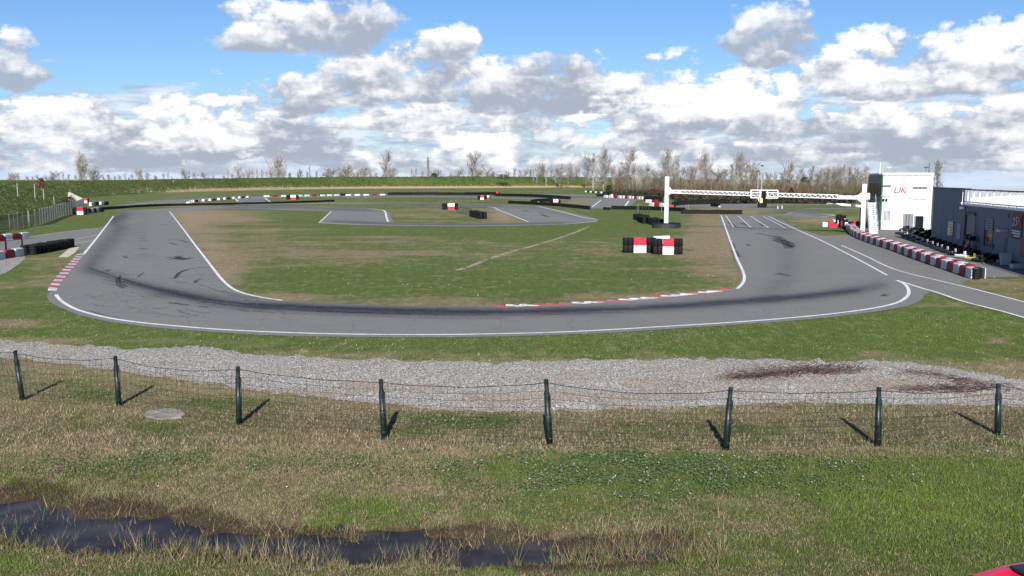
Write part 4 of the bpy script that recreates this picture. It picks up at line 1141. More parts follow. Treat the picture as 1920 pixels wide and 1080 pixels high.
PIT = [(1822.6, 521.6), (1800, 513.6), (1760, 500), (1720, 486), (1680, 471), (1640, 458), (1612, 447.4), (1598, 439), (1589, 429)]
blocks(PIT, 'wr', 'plastic barrier block in the long pit lane row in front of the grey building', 'blocks of the pit lane row')
blocks([(1800, 513.6)] + PIT[2:], 'rw', 'plastic barrier block in the rear course behind the pit lane row', 'blocks of the rear course of the pit lane row', offset=-.47)
r = empty('tyre_column', G(1829.5, 523.5), 0, 'black tyre column closing the near end of the pit lane row', 'tyre column')
stack(r, (0, 0, 0), 'high', (.8, .8, .70)); stack(r, (.30, .42, 0), 'high', (.8, .8, .70)); mb = MB(); mb.rbox((.52, .25, .32), (.05, .5, .6), .01); mb.build('end_board', 'block_white', r)
blocks([(-60, 459), (0, 452.8), (47, 447.6)], 'wr', 'plastic barrier block in the upper of the two rows at the left edge', 'blocks of the upper left row', 1.25)
blocks([(-60, 497), (0, 486.6), (49, 478.4)], 'rw', 'plastic barrier block in the lower of the two rows at the left edge', 'blocks of the lower left row', 1.25)
FB = 'block far off in the bend along the long broken row'
for pts, cols in (([(352, 384), (362, 379.6), (385, 377.6), (420, 374.4), (450, 372), (470, 370.4)], 'w_wk_'), ([(500, 369.6), (540, 369)], 'wrw_k'), ([(562, 368.6), (604, 367.8)], 'wwrkk'), ([(605, 368), (636, 367.4)], 'wwwrw'),
                  ([(653, 367.2), (690, 367), (727, 366.6)], 'wwwrwwrr')):
    blocks(pts, cols, FB, 'blocks of the long far row', 1.9, 4, 1.55)
blocks([(1098, 360.5), (1137, 363)], 'wk', 'block in the short far row left of the evergreen bush', 'blocks left of the evergreen bush', 2.6, 4, 1.7)
blocks([(1136, 371), (1165, 372), (1214, 375)], 'wwr', 'block in the pale row at the foot of the woodland', 'blocks at the foot of the woodland', 1.8, 4, 1.35)
blocks([(1216, 380.4), (1240, 381)], 'wr', 'block in the pinkish cluster left of the gantry post', 'blocks left of the gantry post', 1.5, 3, 1.3)
blocks([(1222, 386.6), (1244, 387.6)], 'wrw', 'block in the front line of the cluster left of the gantry post', 'front blocks left of the gantry post', 1.5, 3, 1.2)
blocks([(172, 386.4), (205, 384)], 'wk', 'block in the short row behind the left marker board', 'blocks behind the left marker board', 1.9, 3, 1.3)
blocks([(166, 400), (192, 396.5)], 'kwkwr', 'block in the row joining the left marker board to the tyre wall', 'blocks joining the left marker board', 1.2, 3, 1.3)

# ---- thin post fences on the infield and by the left bank
def post_fence(pts, hgt, step, label, mat='dark_metal', r=.03, wires=2, panel=False, name='post_fence', rigid=None):
    w = [G(*p) for p in pts] if rigid is None else rigid
    P = resample(w, step); P.append((w[-1], P[-1][1])); o = P[0][0].copy()
    root = empty(name, o, 0, label, 'fence'); prev = None
    for (p, d) in P[:100]:
        mb = MB(); q = p - o; mb.cyl(q - Vector((0, 0, .1)), q + Vector((0, 0, hgt)), r, r, 6); mb.cyl(q + Vector((0, 0, hgt)), q + Vector((0, 0, hgt + .03)), r * 1.3, r * .8, 6)
        mb.build('post', mat, root)
    mb = MB()
    for k in range(wires):
        z = hgt * (.95 - .42 * k)
        mb.tube([p - o + Vector((0, 0, z)) for p, _ in P], .008, 3)
    mb.build('wire', 'wire_dark', root)
    if panel:
        for (a, _), (b, _) in zip(P[:-1], P[1:]):
            if (b - a).length < .2: continue
            m2 = MB(); L = (b - a).length; m2.quad((0, 0, .05), (L, 0, .05), (L, 0, hgt * .97), (0, 0, hgt * .97))
            pn = m2.build('mesh_panel', 'wire_mesh', root); pn.location = a - o; pn.rotation_euler = (0, 0, math.atan2(b.y - a.y, b.x - a.x))
    return root
post_fence([(700, 379), (749, 379), (799, 379.4), (848, 379.8), (897, 380.4)], .95, 3.1, 'row of thin dark posts on the grass behind the narrow track', wires=1)
post_fence([(418, 385.4), (500, 384.6), (575, 383.4), (606, 383.2)], .9, 5.0, 'few thin dark posts just in front of the low left tyre wall', wires=1)
post_fence([(856, 399.6), (868, 402), (884, 405.8)], 1.1, 1.5, 'short line of dark posts between the white-topped marker and the tyre pile', r=.045)
post_fence([(1192, 409.5), (1200, 410), (1216, 411)], 1.65, .75, 'dark cage of posts over the tyres left of the gantry', r=.05)
post_fence([(1196, 396), (1290, 397.5)], 1.2, 4.2, 'pale thin posts standing along the tyre wall behind the gantry', mat='galv', r=.025, wires=1)
post_fence([(1490, 392), (1560, 391), (1585, 392.4)], .9, 8, 'three dark thin posts on the far right grass', wires=1)
post_fence([(-60, 452), (-2, 433.5), (20, 432), (38, 427), (53, 425)], 1.72, 2.2, 'open green wire fence with pale posts at the left edge below the bank', 'post_weathered', .035, 3, True)
post_fence([(55, 425.6), (64, 424), (75, 421.6), (96, 413.6), (118, 405.5), (141, 399.5), (158, 391)], 1.9, 2.7, 'tall grey slatted fence running away along the foot of the left bank', 'post_weathered', .08, 2, True)
# the old fence that climbs the bank
def bank_fence():
    root = empty('post_fence', atdepth(65, 358, 150), 0, 'old leaning posts climbing the left bank', 'fence'); o = root.location
    for (x, y, h, dep) in ((32.5, 355, 11, 150), (65, 358, 13, 155), (81.5, 362, 10, 165), (101.5, 380, 12, 190)):
        p = atdepth(x, y, dep) - o; mb = MB(); mb.cyl(p - Vector((0, 0, 1.2)), p + Vector((0, 0, h * dep / F)), .07, .06, 6); mb.build('post', 'galv', root)
bank_fence()
mb = MB(); mb.cyl((0, 0, -.05), (0, 0, 1.05), .07, .06, 8); mb.box((0, 0, 1.0), (.16, .16, .06))
pp = mb.build('marker_post', 'black_plastic'); pp.location = G(11.5, 469); tag(pp, 'short black post between the two left block rows, left of two', 'post')
p2 = pp.copy(); COL.objects.link(p2); p2.location = G(42, 463.6); p2['label'] = 'short black post between the two left block rows, right of two'
def culvert():
    root = empty('culvert', G(146, 378), -.5, 'pale concrete culvert head at the foot of the left bank', 'culvert')
    mb = MB(); mb.prism([(-3.6, 0), (3.6, 0), (2.8, .5), (-3.2, 2.3)], -.25, .25); mb.build('wing_wall', 'pale_concrete', root)
    mb = MB(); mb.lathe([(.85, -.7), (.85, .3), (.7, .3), (.7, -.5), (.001, -.5)], (-1.2, -.1, .75), 16, axis='Y'); mb.build('pipe', 'grey_concrete', root)
culvert()

# ---- start gantry
simple('galv_white', (.62, .64, .68), .5, var=.08, dirt=.25, dirtcol=(.4, .4, .42))
def gantry():
    a = G(1249, 427); b = G(1617, 440.5); ya, yb = a.y, b.y
    root = empty('start_gantry', a, 0, 'white start gantry with a lattice beam spanning the straight', 'gantry'); o = root.location
    d = (b - a); L = d.length; u = d / L; nrm = Vector((-u.y, u.x, 0))
    R = Matrix(((u.x, nrm.x, 0), (u.y, nrm.y, 0), (0, 0, 1)))
    def zat(y, px_y): return atdepth(960, px_y, y).z
    za, zb = zat(ya, 358.8), zat(yb, 370.6)
    ta, tb = zat(ya, 331), zat(yb, 345)
    def loc(s, off, z): return u * s + nrm * off + Vector((0, 0, z))
    beamz = lambda s: za + (zb - za) * s / L
    for s, top, nm in ((0, ta, 0), (L, tb, 1)):
        w = .36
        mb = MB(); mb.box(loc(s, 0, top * .31), (w, .36, top * .62), R, 0); mb.box(loc(s, 0, top * .81), (w * .96, .34, top * .38), R, 1)
        if nm: mb.box(loc(s + .33, 0, beamz(L) + .15), (.35, .3, .62), R, 1); mb.cyl(loc(s - .12, -.2, 0), loc(s + .05, -.16, top * .6), .13, .05, 6, 1)
        else: mb.box(loc(s, 0, .12), (.9, .9, .24), R, 0)
        mb.build('post', ['galv_white', 'white_metal'], root)
    # bracket plates and solid end boxes
    for s0, s1, sg in ((.18, .55, 1), (L - .18, L - .6, -1)):
        mb = MB(); z0 = beamz(s0)
        vs = [loc(s0, -.16, z0 - .52), loc(s1, -.16, z0 - .2), loc(s1, -.16, z0 + .2), loc(s0, -.16, z0 + .52), loc(s0, .16, z0 - .52), loc(s1, .16, z0 - .2), loc(s1, .16, z0 + .2), loc(s0, .16, z0 + .52)]
        fs = [(0, 1, 2, 3), (7, 6, 5, 4), (0, 4, 5, 1), (3, 2, 6, 7), (1, 5, 6, 2), (0, 3, 7, 4)]
        mb.add(vs, fs); mb.build('bracket', 'white_metal', root)
    for s0, s1 in ((.55, 1.65), (L - 2.6, L - .6)):
        mb = MB(); c = (s0 + s1) / 2; mb.box(loc(c, 0, beamz(c)), (s1 - s0, .34, .40), R); mb.build('beam_end', 'white_metal', root)
    # lattice beam
    mb = MB(); s0, s1 = 1.65, L - 2.6; n = 62; hgt = .36
    for off in (-.16, .16):
        for zz in (-hgt / 2, hgt / 2):
            mb.cyl(loc(s0, off, beamz(s0) + zz), loc(s1, off, beamz(s1) + zz), .036, .036, 6)
    for k in range(n):
        sa, sb = s0 + (s1 - s0) * k / n, s0 + (s1 - s0) * (k + 1) / n; za_, zb_ = (-hgt / 2, hgt / 2) if k % 2 else (hgt / 2, -hgt / 2)
        for off in (-.16, .16): mb.cyl(loc(sa, off, beamz(sa) + za_), loc(sb, off, beamz(sb) + zb_), .020, .020, 5)
        if k % 2: mb.cyl(loc(sa, -.16, beamz(sa) + hgt / 2), loc(sb, .16, beamz(sb) + hgt / 2), .025, .025, 5)
    mb.build('lattice_beam', 'white_metal', root)
    # frame round the lights, the light box itself, cables
    def sx(px):   # distance along the beam for a photo column
        best = min(range(401), key=lambda k: abs(float(proj(*(a + u * (L * k / 400) + Vector((0, 0, beamz(L * k / 400)))))[0]) - px)); return L * best / 400
    f0, f1, fm = sx(1409.5), sx(1460), sx(1434.5)
    mb = MB(); zc = beamz((f0 + f1) / 2)
    for s in (f0, f0 + (f1 - f0) * .34, f0 + (f1 - f0) * .62, f1): mb.box(loc(s, -.25, zc + .05), (.09, .07, .86), R)
    for z in (zc + .46, zc + .20, zc - .36): mb.box(loc((f0 + f1) / 2, -.25, z), (f1 - f0, .06, .085), R)
    mb.build('light_frame', 'white_metal', root)
    mb = MB(); mb.box(loc(fm, -.36, zc - .02), (.38, .22, .66), R); mb.box(loc(fm, -.34, zc - .62), (.16, .14, .6), R); lb = mb.build('light_box', 'black_plastic', root)
    mb = MB()
    for z in (.2, 0, -.2): mb.cyl(loc(fm, -.47, zc - .02 + z), loc(fm, -.50, zc - .02 + z), .075, .085, 12)
    mb.build('lens', 'dark_glass', lb)
    mb = MB()
    for sgn, x0, x1 in ((1, L - .3, L - 3.2), ): 
        pts = [loc(L - .25, -.2, tb * .93), loc(L - .45, -.25, tb * .86), loc(L - .75, -.25, tb * .79), loc(L - 1.3, -.25, zb + .28), loc(L - 2.0, -.22, zb + .24)]
        mb.tube(smoothline(pts, n=5), .028, 5)
    pts = [loc(L + .2, .2, tb * .95), loc(L + .25, .25, tb * .80), loc(L + .7, .5, tb * .70), loc(L + 1.0, .9, tb * .68)]
    mb.tube(smoothline(pts, n=5), .028, 5)
    mb.build('cable', 'black_plastic', root)
    # black lettering on the left end of the beam: an unreadable smudge in the photo
    mb = MB(); x = sx(1273)
    for k in range(5): mb.box(loc(1.05 + k * .1, -.175, beamz(1.2) + (.02 if k % 2 else -.02)), (.07, .012, .10 + .03 * (k % 3)), R)
    mb.build('lettering', 'black_plastic', root)
    return a
ga = gantry()
# tyres ringing the foot of the left post: each column a thing
for k in range(12):
    t = 2 * PI * k / 12 + .2
    r = empty('tyre_column', ga + Vector((1.32 * math.cos(t), .95 * math.sin(t), 0)), 0, 'low black tyre column in the ring round the left gantry post', 'tyre column', 'tyre ring round the left gantry post')
    stack(r, (0, 0, 0), 'mid', (1.12, 1.12, .86))
mb = MB(); 
for k in range(9):
    t0 = PI * 1.12 + k * .085 * PI; t1 = t0 + .085 * PI
    q = [ga + Vector((1.70 * math.cos(t), 1.33 * math.sin(t), 0)) for t in (t0, t1)]
    mb.add([q[0], q[1], q[1] + Vector((0, 0, .45)), q[0] + Vector((0, 0, .45)), q[0] * .9995, q[1] * .9995, q[1] * .9995 + Vector((0, 0, .45)), q[0] * .9995 + Vector((0, 0, .45))], [(0, 1, 2, 3), (7, 6, 5, 4), (3, 2, 6, 7), (0, 4, 5, 1)])
ob = mb.build('rubber_belt', 'belt_grey' if 'belt_grey' in MATS else 'dark_metal'); tag(ob, 'dark rubber belt wrapped round the tyre ring of the left gantry post', 'belt')

# white boom arm with its black post, beside the right gantry post
def boom():
    p = G(1611.5, 437); root = empty('boom_barrier', p, 0, 'white boom arm on a thin black post left of the right gantry post', 'boom barrier'); o = root.location
    z0 = atdepth(1550, 381.5, p.y); z1 = atdepth(1620, 387.5, p.y); z2 = atdepth(1575, 383.5, p.y)
    mb = MB(); mb.cyl((0, 0, 0), (0, 0, z1.z - .03), .075, .075, 8); mb.build('post', 'black_plastic', root)
    mb = MB(); mb.cyl(z0 - o, z2 - o, .07, .09, 8); mb.cyl(z2 - o, z1 - o, .13, .13, 8); mb.build('arm', 'white_metal', root)
boom()
# lamp masts with their boards
for (x, top, base, lab, box) in ((1426.6, 310.5, 384, 'taller slim lamp mast in front of the woodland', 'yellow_board'), (1420, 321, 381.5, 'shorter slim lamp mast left of the taller one', 'panel_white')):
    p = G(x, base); root = empty('lamp_mast', p, 0, lab, 'lamp mast', None); h = atdepth(x, top, p.y).z
    mb = MB(); mb.cyl((0, 0, -.2), (0, 0, h), .10, .06, 8); mb.build('pole', 'pole_pale', root) if 'pole_pale' in MATS else mb.build('pole', 'galv', root)
    mb = MB(); mb.box((0, 0, h), (.62, .4, .16)); mb.box((0, -.05, h - .14), (.4, .3, .12)); mb.build('lamp_head', 'dark_metal', root)
    mb = MB(); mb.rbox((0, -.13, .85), (.62 if box != 'yellow_board' else .62, .06, 1.0 if box == 'yellow_board' else .7), .01); mb.build('board', box, root)

# ---- white control tower
def wallframe(o, ux):
    """local frame: x along the wall, y out of it (towards the viewer is -y)"""
    return math.atan2(ux.y, ux.x)
DIR = Vector((.218, .976, 0)).normalized(); RGT = Vector((DIR.y, -DIR.x, 0))
def textobj(s, size, mat, parent, loc, depth=.02, shear=0.0, bold=0.0):
    cu = bpy.data.curves.new('lettering', 'FONT'); cu.body = s; cu.size = size; cu.extrude = depth; cu.shear = shear; cu.offset = bold; cu.align_x = 'CENTER'; cu.align_y = 'CENTER'
    cu.materials.append(MATS[mat])
    o = bpy.data.objects.new('lettering', cu); COL.objects.link(o)
    dg = bpy.context.evaluated_depsgraph_get(); me = bpy.data.meshes.new_from_object(o.evaluated_get(dg)); COL.objects.unlink(o); bpy.data.objects.remove(o)
    me.name = 'lettering'
    o = bpy.data.objects.new('lettering', me); COL.objects.link(o); o.parent = parent; o.location = loc; o.rotation_euler = (PI / 2, 0, 0); return o
def tower():
    o = G(1650.3, 430.2); rz = math.atan2(RGT.y, RGT.x)
    root = empty('control_tower', o, rz, 'two-storey white clad control tower beside the start gantry', 'building')
    inv = Matrix.Rotation(-rz, 3, 'Z')
    def onwall(px, py):       # photo point -> (x, z) on the front wall
        d = ray(px, py); cam0 = Vector((0, 0, H)); n = -DIR
        t = (o - cam0).dot(n) / d.dot(n); p = inv @ (cam0 + d * t - o); return p.x, p.z
    W = onwall(1744, 431)[0]; Ht = onwall(1650, 326.6)[1]; D = 8.4
    W = max(W, 5.0)
    mb = MB(); mb.box((W / 2, D / 2, Ht / 2), (W, D, Ht)); body = mb.build('wall', 'white_cladding', root)
    mb = MB(); mb.box((W / 2, D / 2, Ht + .06), (W + .12, D + .12, .14)); mb.build('roof', 'white_metal', root)
    # shaded left flank: dark lookout glazing over a dark wall
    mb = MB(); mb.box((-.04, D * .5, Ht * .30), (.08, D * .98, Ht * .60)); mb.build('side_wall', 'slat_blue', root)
    mb = MB(); mb.box((-.05, D * .5, Ht * .72), (.10, D * .96, Ht * .24)); g = mb.build('lookout_glass', 'dark_glass', root)
    mb = MB()
    for k in range(9): mb.box((-.11, D * (.06 + .11 * k), Ht * .72), (.05, .06, Ht * .25))
    mb.build('mullion', 'green_metal', g)
    mb = MB(); mb.box((-.06, D * .5, Ht * .92), (.14, D * .98, Ht * .14)); 
    for k in range(5): mb.box((-.14, D * .5, Ht * (.865 + .028 * k)), (.03, D * .98, .05))
    mb.build('louvre', 'slat_blue', root)
    mb = MB(); mb.box((-.02, -.02, Ht / 2), (.16, .16, Ht * .99)); mb.build('corner_post', 'green_metal', root)
    mb = MB(); mb.cyl((-.12, .35, .1), (-.12, .35, Ht * .5), .06, .06, 8); mb.build('downpipe', 'white_metal', root)
    def rect(name, x0, y0, x1, y1, mat, dep=.04, parent=root, out=0.0):
        a = onwall(x0, y1); b = onwall(x1, y0); mb = MB()
        mb.rbox(((a[0] + b[0]) / 2, -dep / 2 - out, (a[1] + b[1]) / 2), (abs(b[0] - a[0]), dep, abs(b[1] - a[1])), .008); return mb.build(name, mat, parent), a, b
    # barred window
    wn, a, b = rect('window', 1655.4, 395, 1670.3, 414, 'dark_glass', .03)
    mb = MB()
    for k in range(6): x = a[0] + (b[0] - a[0]) * (k + .5) / 6; mb.box((x, -.06, (a[1] + b[1]) / 2), (.045, .03, b[1] - a[1]))
    mb.build('bars', 'white_metal', wn)
    rect('sill', 1651.5, 414.3, 1671.8, 416, 'white_metal', .12, wn)
    # two closed shutters with their shade boxes
    for (x0, y0, x1, y1) in ((1652.4, 349, 1669.5, 366), (1711.6, 352.6, 1737.6, 372)):
        s, a, b = rect('shutter', x0, y0, x1, y1, 'roof_white', .05)
        mb = MB(); mb.box(((a[0] + b[0]) / 2, -.10, b[1] + .05), (b[0] - a[0] + .1, .2, .12)); mb.build('shutter_box', 'wall_trim', s)
        mb = MB(); mb.box(((a[0] + b[0]) / 2, -.05, a[1] - .04), (b[0] - a[0] + .1, .1, .06)); mb.build('sill', 'galv', s)
    for x in (1656.5, 1662): rect('floodlight', x - 1.6, 372.4, x + 1.6, 377, 'black_plastic', .22)
    rect('notice', 1652.6, 366.8, 1670, 368.6, 'sign_grey', .03)
    # lettering
    c = onwall(1686, 357.0); textobj('U', 1.0, 'letter_grey', root, (onwall(1681.2, 357)[0], -.02, c[1]), .012, .25, .02)
    textobj('K', 1.02, 'letter_red', root, (onwall(1693.2, 357)[0], -.02, c[1]), .012, .22, .012)
    # garage opening and leaning gates
    rect('garage_door', 1694, 401, 1713, 431, 'door_grey', .05)
    rect('garage_door', 1715, 405, 1731, 431, 'dark_glass', .05)
    for x, t in ((1693.4, 400.5), (1698.6, 401), (1704, 402), (1714.4, 404.5), (1727, 406)): rect('door_post', x - .55, t, x + .55, 431, 'dark_metal', .12)
    rect('door_post', 1730, 406, 1731.6, 431, 'green_metal', .14); rect('door_post', 1687, 418, 1688, 431, 'galv', .10)
    mb = MB()
    for z in (Ht * .36, Ht * .70): mb.box((W / 2, -.006, z), (W - .2, .016, .03))
    for x in (W * .34, W * .67): mb.box((x, -.006, Ht / 2), (.03, .014, Ht * .98))
    mb.build('panel_joint', 'galv', root)
    mb = MB(); mb.cyl((W - .25, -.08, .1), (W - .25, -.08, Ht), .05, .05, 8); mb.box((W / 2, -.08, Ht - .03), (W, .14, .10)); mb.build('gutter', 'galv_white', root)
    # masts on the roof
    for (px, top, lx) in ((1650, 305, .9), (1742, 305.5, -.3)):
        x, z = onwall(px, top); mb = MB(); mb.cyl((x + .1, .3, Ht), (x + .1, .3, z), .045, .03, 6); m_ = mb.build('mast', 'white_metal' if px < 1700 else 'dark_metal', root)
        mb = MB(); mb.box((x + .1 + lx, .3, Ht + .75), (.45, .25, .10)); mb.cyl((x + .1 + lx, .3, Ht), (x + .1 + lx, .3, Ht + .75), .02, .02, 5); mb.box((x + .1 + lx, .28, Ht + .67), (.2, .2, .08)); mb.build('lamp', 'galv' if px < 1700 else 'dark_metal', m_)
    # outside stair: coming down towards the viewer along the left flank
    st = empty('metal_stair', G(1638, 439.5), math.atan2(RGT.y, RGT.x), 'open white metal stair rising behind the right gantry post', 'stair')
    n = 15; run = 7.2; rise = 2.95; w = .82
    top = inv @ (atdepth(1632.5, 386, G(1638, 439.5).y + 7.0) - st.location)
    mb = MB()
    for k in range(n):
        f = (k + .5) / n; mb.box((top.x * f, run * f, rise * (k + 1) / n), (w, .30, .05)); mb.box((top.x * f, run * f - .14, rise * (k + .6) / n), (w, .02, rise / n * .35))
    mb.build('treads', 'white_metal', st)
    for s in (-1, 1):
        mb = MB(); mb.cyl((s * w / 2, 0, .05), (top.x + s * w / 2, run, rise), .06, .06, 6); mb.build('stringer', 'galv', st)
        mb = MB(); mb.cyl((s * w / 2, .1, .95), (top.x + s * w / 2, run, rise + .95), .028, .028, 6)
        for k in range(6): f = k / 5; mb.cyl((top.x * f + s * w / 2, run * f, rise * f), (top.x * f + s * w / 2, run * f, rise * f + .95), .022, .022, 5)
        mb.build('handrail', 'galv', st)
    mb = MB(); mb.box((top.x, run + .6, rise), (1.2, 1.3, .08)); mb.cyl((top.x - .5, run + 1.1, 0), (top.x - .5, run + 1.1, rise), .05, .05, 6); mb.cyl((top.x + .5, run + .2, 0), (top.x + .5, run + .2, rise), .05, .05, 6); mb.build('landing', 'galv', st)
tower()

# ---- grey pit building with the terrace
def pit_building():
    o = G(1745.5, 454); d2 = (G(1920, 504) - o).normalized()        # along the wall, towards the viewer
    rz = math.atan2(d2.y, d2.x); root = empty('pit_building', o, rz, 'dark blue-grey pit building with a white railed roof terrace', 'building')
    inv = Matrix.Rotation(-rz, 3, 'Z'); nn = Vector((d2.y, -d2.x, 0))
    if nn.x > 0: nn = -nn
    def onwall(px, py):
        d = ray(px, py); c0 = Vector((0, 0, H)); t = (o - c0).dot(nn) / d.dot(nn); p = inv @ (c0 + d * t - o); return p.x, p.z
    sy = 1 if (inv @ nn).y > 0 else -1      # outward is sy along local y
    xs = onwall(1805.5, 420)[0]; zt = onwall(1775, 354)[1]; zf = (onwall(1810, 382.6)[1] + onwall(1915, 391.2)[1]) / 2; L = 46.0; D = 17.0; ye = onwall(1805.5, 356)[1]
    S0, S1 = G(1778, 373.3, zf), G(1905, 367, zf); sd = (S1 - S0).normalized(); S2 = S1 + sd * 26
    loc = lambda p: inv @ (Vector((p.x, p.y, 0)) - Vector((o.x, o.y, 0)))
    foot = [Vector((0, 0, 0)), Vector((L, 0, 0)), loc(o + d2 * L - nn * 16), loc(S2), loc(S0)]
    def slab(name, pts, z0, z1, mat, mid=0):
        n = len(pts); mb = MB(); vs = [(p.x, p.y, z0) for p in pts] + [(p.x, p.y, z1) for p in pts]
        mb.add(vs, [tuple(range(n)), tuple(range(2 * n - 1, n - 1, -1))] + [(k, (k + 1) % n, n + (k + 1) % n, n + k) for k in range(n)])
        ob = mb.build(name, mat, root); bm = bmesh.new(); bm.from_mesh(ob.data); bmesh.ops.recalc_face_normals(bm, faces=bm.faces); bm.to_mesh(ob.data); bm.free(); return ob
    def B(name, c, s, mat, parent=root): mb = MB(); mb.box(c, s); return mb.build(name, mat, parent)
    slab('wall', foot, 0, zf - .06, 'grey_wall')
    cen = sum(foot, Vector()) / len(foot)
    slab('terrace_floor', [p + (cen - p).normalized() * .03 for p in foot], zf - .058, zf + .03, 'roof_white')
    B('parapet', (xs / 2, -sy * .2, (zt + zf - .06) / 2), (xs, .40, zt - zf + .06), 'grey_wall')
    B('parapet_cap', (xs / 2, -sy * .2, zt + .05), (xs + .1, .52, .10), 'wall_trim')
    B('coping', (xs + (L - xs) / 2, sy * .06, zf - .02), (L - xs, .16, .17), 'roof_white')
    sm = (loc(S0) + loc(S2)) / 2; sv = loc(S2) - loc(S0); mb = MB()
    mb.box((0, 0, .42), (sv.length, .10, .85)); sc_ = mb.build('screen', 'slat_grey', root); sc_.location = (sm.x, sm.y, zf + .035); sc_.rotation_euler = (0, 0, math.atan2(sv.y, sv.x))
    # railing: dark rails, slim white-faced posts
    mb = MB(); x0, x1 = xs + .08, L; zr = zf + 1.08
    mb.box(((x0 + x1) / 2, sy * .06, zr), (x1 - x0, .07, .09)); mb.box(((x0 + x1) / 2, sy * .06, zf + .16), (x1 - x0, .05, .06))
    rail = mb.build('railing', 'wall_trim', root)
    pxs = [1806.6, 1816.4, 1827.4, 1838.6, 1852, 1864.6, 1878.6, 1894, 1910, 1928]
    xx = [onwall(p, 370)[0] for p in pxs]; xx += [xx[-1] + 1.45 * k for k in range(1, 14) if xx[-1] + 1.45 * k < L]
    for x in xx:
        mb = MB(); mb.box((x, sy * .06, zf + .58), (.06, .05, 1.0)); mb.box((x, sy * .10, zf - .02), (.08, .12, .22)); mb.build('railing_post', 'post_pink', rail)
    def rect(name, xa, ya, xb, yb, mat, dep=.05, parent=root, out=0.0):
        a = onwall(xa, yb); b = onwall(xb, ya); mb = MB()
        mb.rbox(((a[0] + b[0]) / 2, sy * (dep / 2 + out), (a[1] + b[1]) / 2), (abs(b[0] - a[0]), dep, abs(b[1] - a[1])), .01); return mb.build(name, mat, parent), a, b
    mb = MB()
    for k in range(1, 12): mb.box((k * 3.4, sy * .004, zf / 2), (.03, .012, zf * .96))
    mb.build('panel_joint', 'wall_trim', root)
    mb = MB(); mb.cyl((xs + .5, sy * .07, .1), (xs + .5, sy * .07, zf - .1), .05, .05, 8); mb.cyl((xs + 16, sy * .07, .1), (xs + 16, sy * .07, zf - .1), .05, .05, 8); mb.build('downpipe', 'sign_grey', root)
    mb = MB(); mb.box((L / 2, sy * .03, .16), (L, .06, .32)); mb.build('plinth', 'wall_trim', root)
    # louvred window
    w, a, b = rect('window', 1777.5, 415.5, 1789, 441, 'dark_glass')
    mb = MB()
    for k in range(6): mb.box(((a[0] + b[0]) / 2 + .3, sy * .08, a[1] + (b[1] - a[1]) * (k + .5) / 6), (abs(b[0] - a[0]) * .45, .04, .09))
    mb.build('louvre', 'sign_grey', w)
    for x in (1797.2, 1800.4): q, _, _ = rect('pipe', x - .7, 419, x + .7, 449, 'letter_pale', .10)
    dr, a, b = rect('door', 1812, 402, 1830.4, 459, 'door_grey', .05)
    rect('door_frame', 1809.8, 399.8, 1812, 460, 'wall_trim', .14, dr); rect('door_frame', 1812, 399.8, 1831, 402, 'wall_trim', .14, dr)
    w, a, b = rect('window', 1847.2, 411, 1864.2, 461, 'dark_glass', .04)
    rect('frame', 1846.6, 410.5, 1849, 462, 'wall_trim', .10, w); rect('frame', 1849, 458, 1864.4, 461.5, 'wall_trim', .10, w)
    rect('frame', 1850.6, 430, 1851.6, 456, 'sign_grey', .08, w)
    s, a, b = rect('price_board', 1849.4, 411.5, 1863.6, 430, 'sign_grey', .09)
    mb = MB(); cx = (a[0] + b[0]) / 2; wv = abs(b[0] - a[0])
    for k, (zf_, wk) in enumerate(((.82, .7), (.62, .75), (.38, .66), (.16, .6))): mb.box((cx, sy * .095, a[1] + (b[1] - a[1]) * zf_), (wv * wk, .012, .09))
    mb.build('text_lines', 'wall_trim', s)
    lp, a, b = rect('wall_lamp', 1882.5, 431, 1890.5, 434, 'galv', .5)
    sp, a, b = rect('camera', 1805.5, 388, 1810.6, 391.6, 'white_metal', .25, root)
    # banner
    s, a, b = rect('banner', 1896.6, 400.4, 1919.4, 446, 'poster_dark', .05)
    bx = (a[0] + b[0]) / 2; z_ = lambda f: a[1] + (b[1] - a[1]) * f
    rot = (PI / 2, 0, 0 if sy < 0 else PI)
    hh = abs(b[1] - a[1]); ww = abs(b[0] - a[0])
    for tx, sz, mt, px_, f in (('2', .50, 'letter_pale', .20, .62), ('5', .50, 'letter_pale', .46, .66), ('K', .74, 'letter_red', .77, .68)):
        t_ = textobj(tx, hh * sz, mt, s, (a[0] + (b[0] - a[0]) * px_, sy * .075, z_(f)), .01, .25); t_.rotation_euler = rot
        t_.scale.x = ww / hh * .85
    mb = MB()
    for k, f in enumerate((.30, .21, .11)): mb.box((bx + (.08 if k == 2 else 0) * ww, sy * .06, z_(f)), (ww * (.86, .8, .55)[k], .02, hh * .055))
    mb.build('text_lines', 'letter_pale', s)
    s2, a, b = rect('poster', 1913, 449, 1936, 480, 'poster_red', .05)
    rect('sign', 1890, 401.5, 1893.4, 408, 'poster_dark', .05); rect('plate', 1882.5, 463, 1886.5, 468, 'sign_grey', .03)
    rect('door', 1880, 446, 1888, 497, 'door_dim', .03)
    mb = MB(); x, z = onwall(1908, 352); mb.cyl((x, -sy * 6, zf), (x, -sy * 6, z + .3), .05, .05, 6); mb.lathe([(.001, -.3), (.28, -.22), (.33, 0), (.28, .25), (.001, .33)], (x, -sy * 6, z + .3), 12)
    mb.build('roof_fan', 'white_metal', root)
    mb = MB(); x, z = onwall(1812, 353); mb.box((x + 2, -sy * 9, zf + .8), (1.2, .8, 1.4)); mb.build('roof_vent', 'wall_trim', root)
    return o, d2, nn
simple('post_pink', (.70, .62, .66), .5, var=.06); simple('door_dim', (.075, .095, .12), .7)
PB_O, PB_D, PB_N = pit_building()
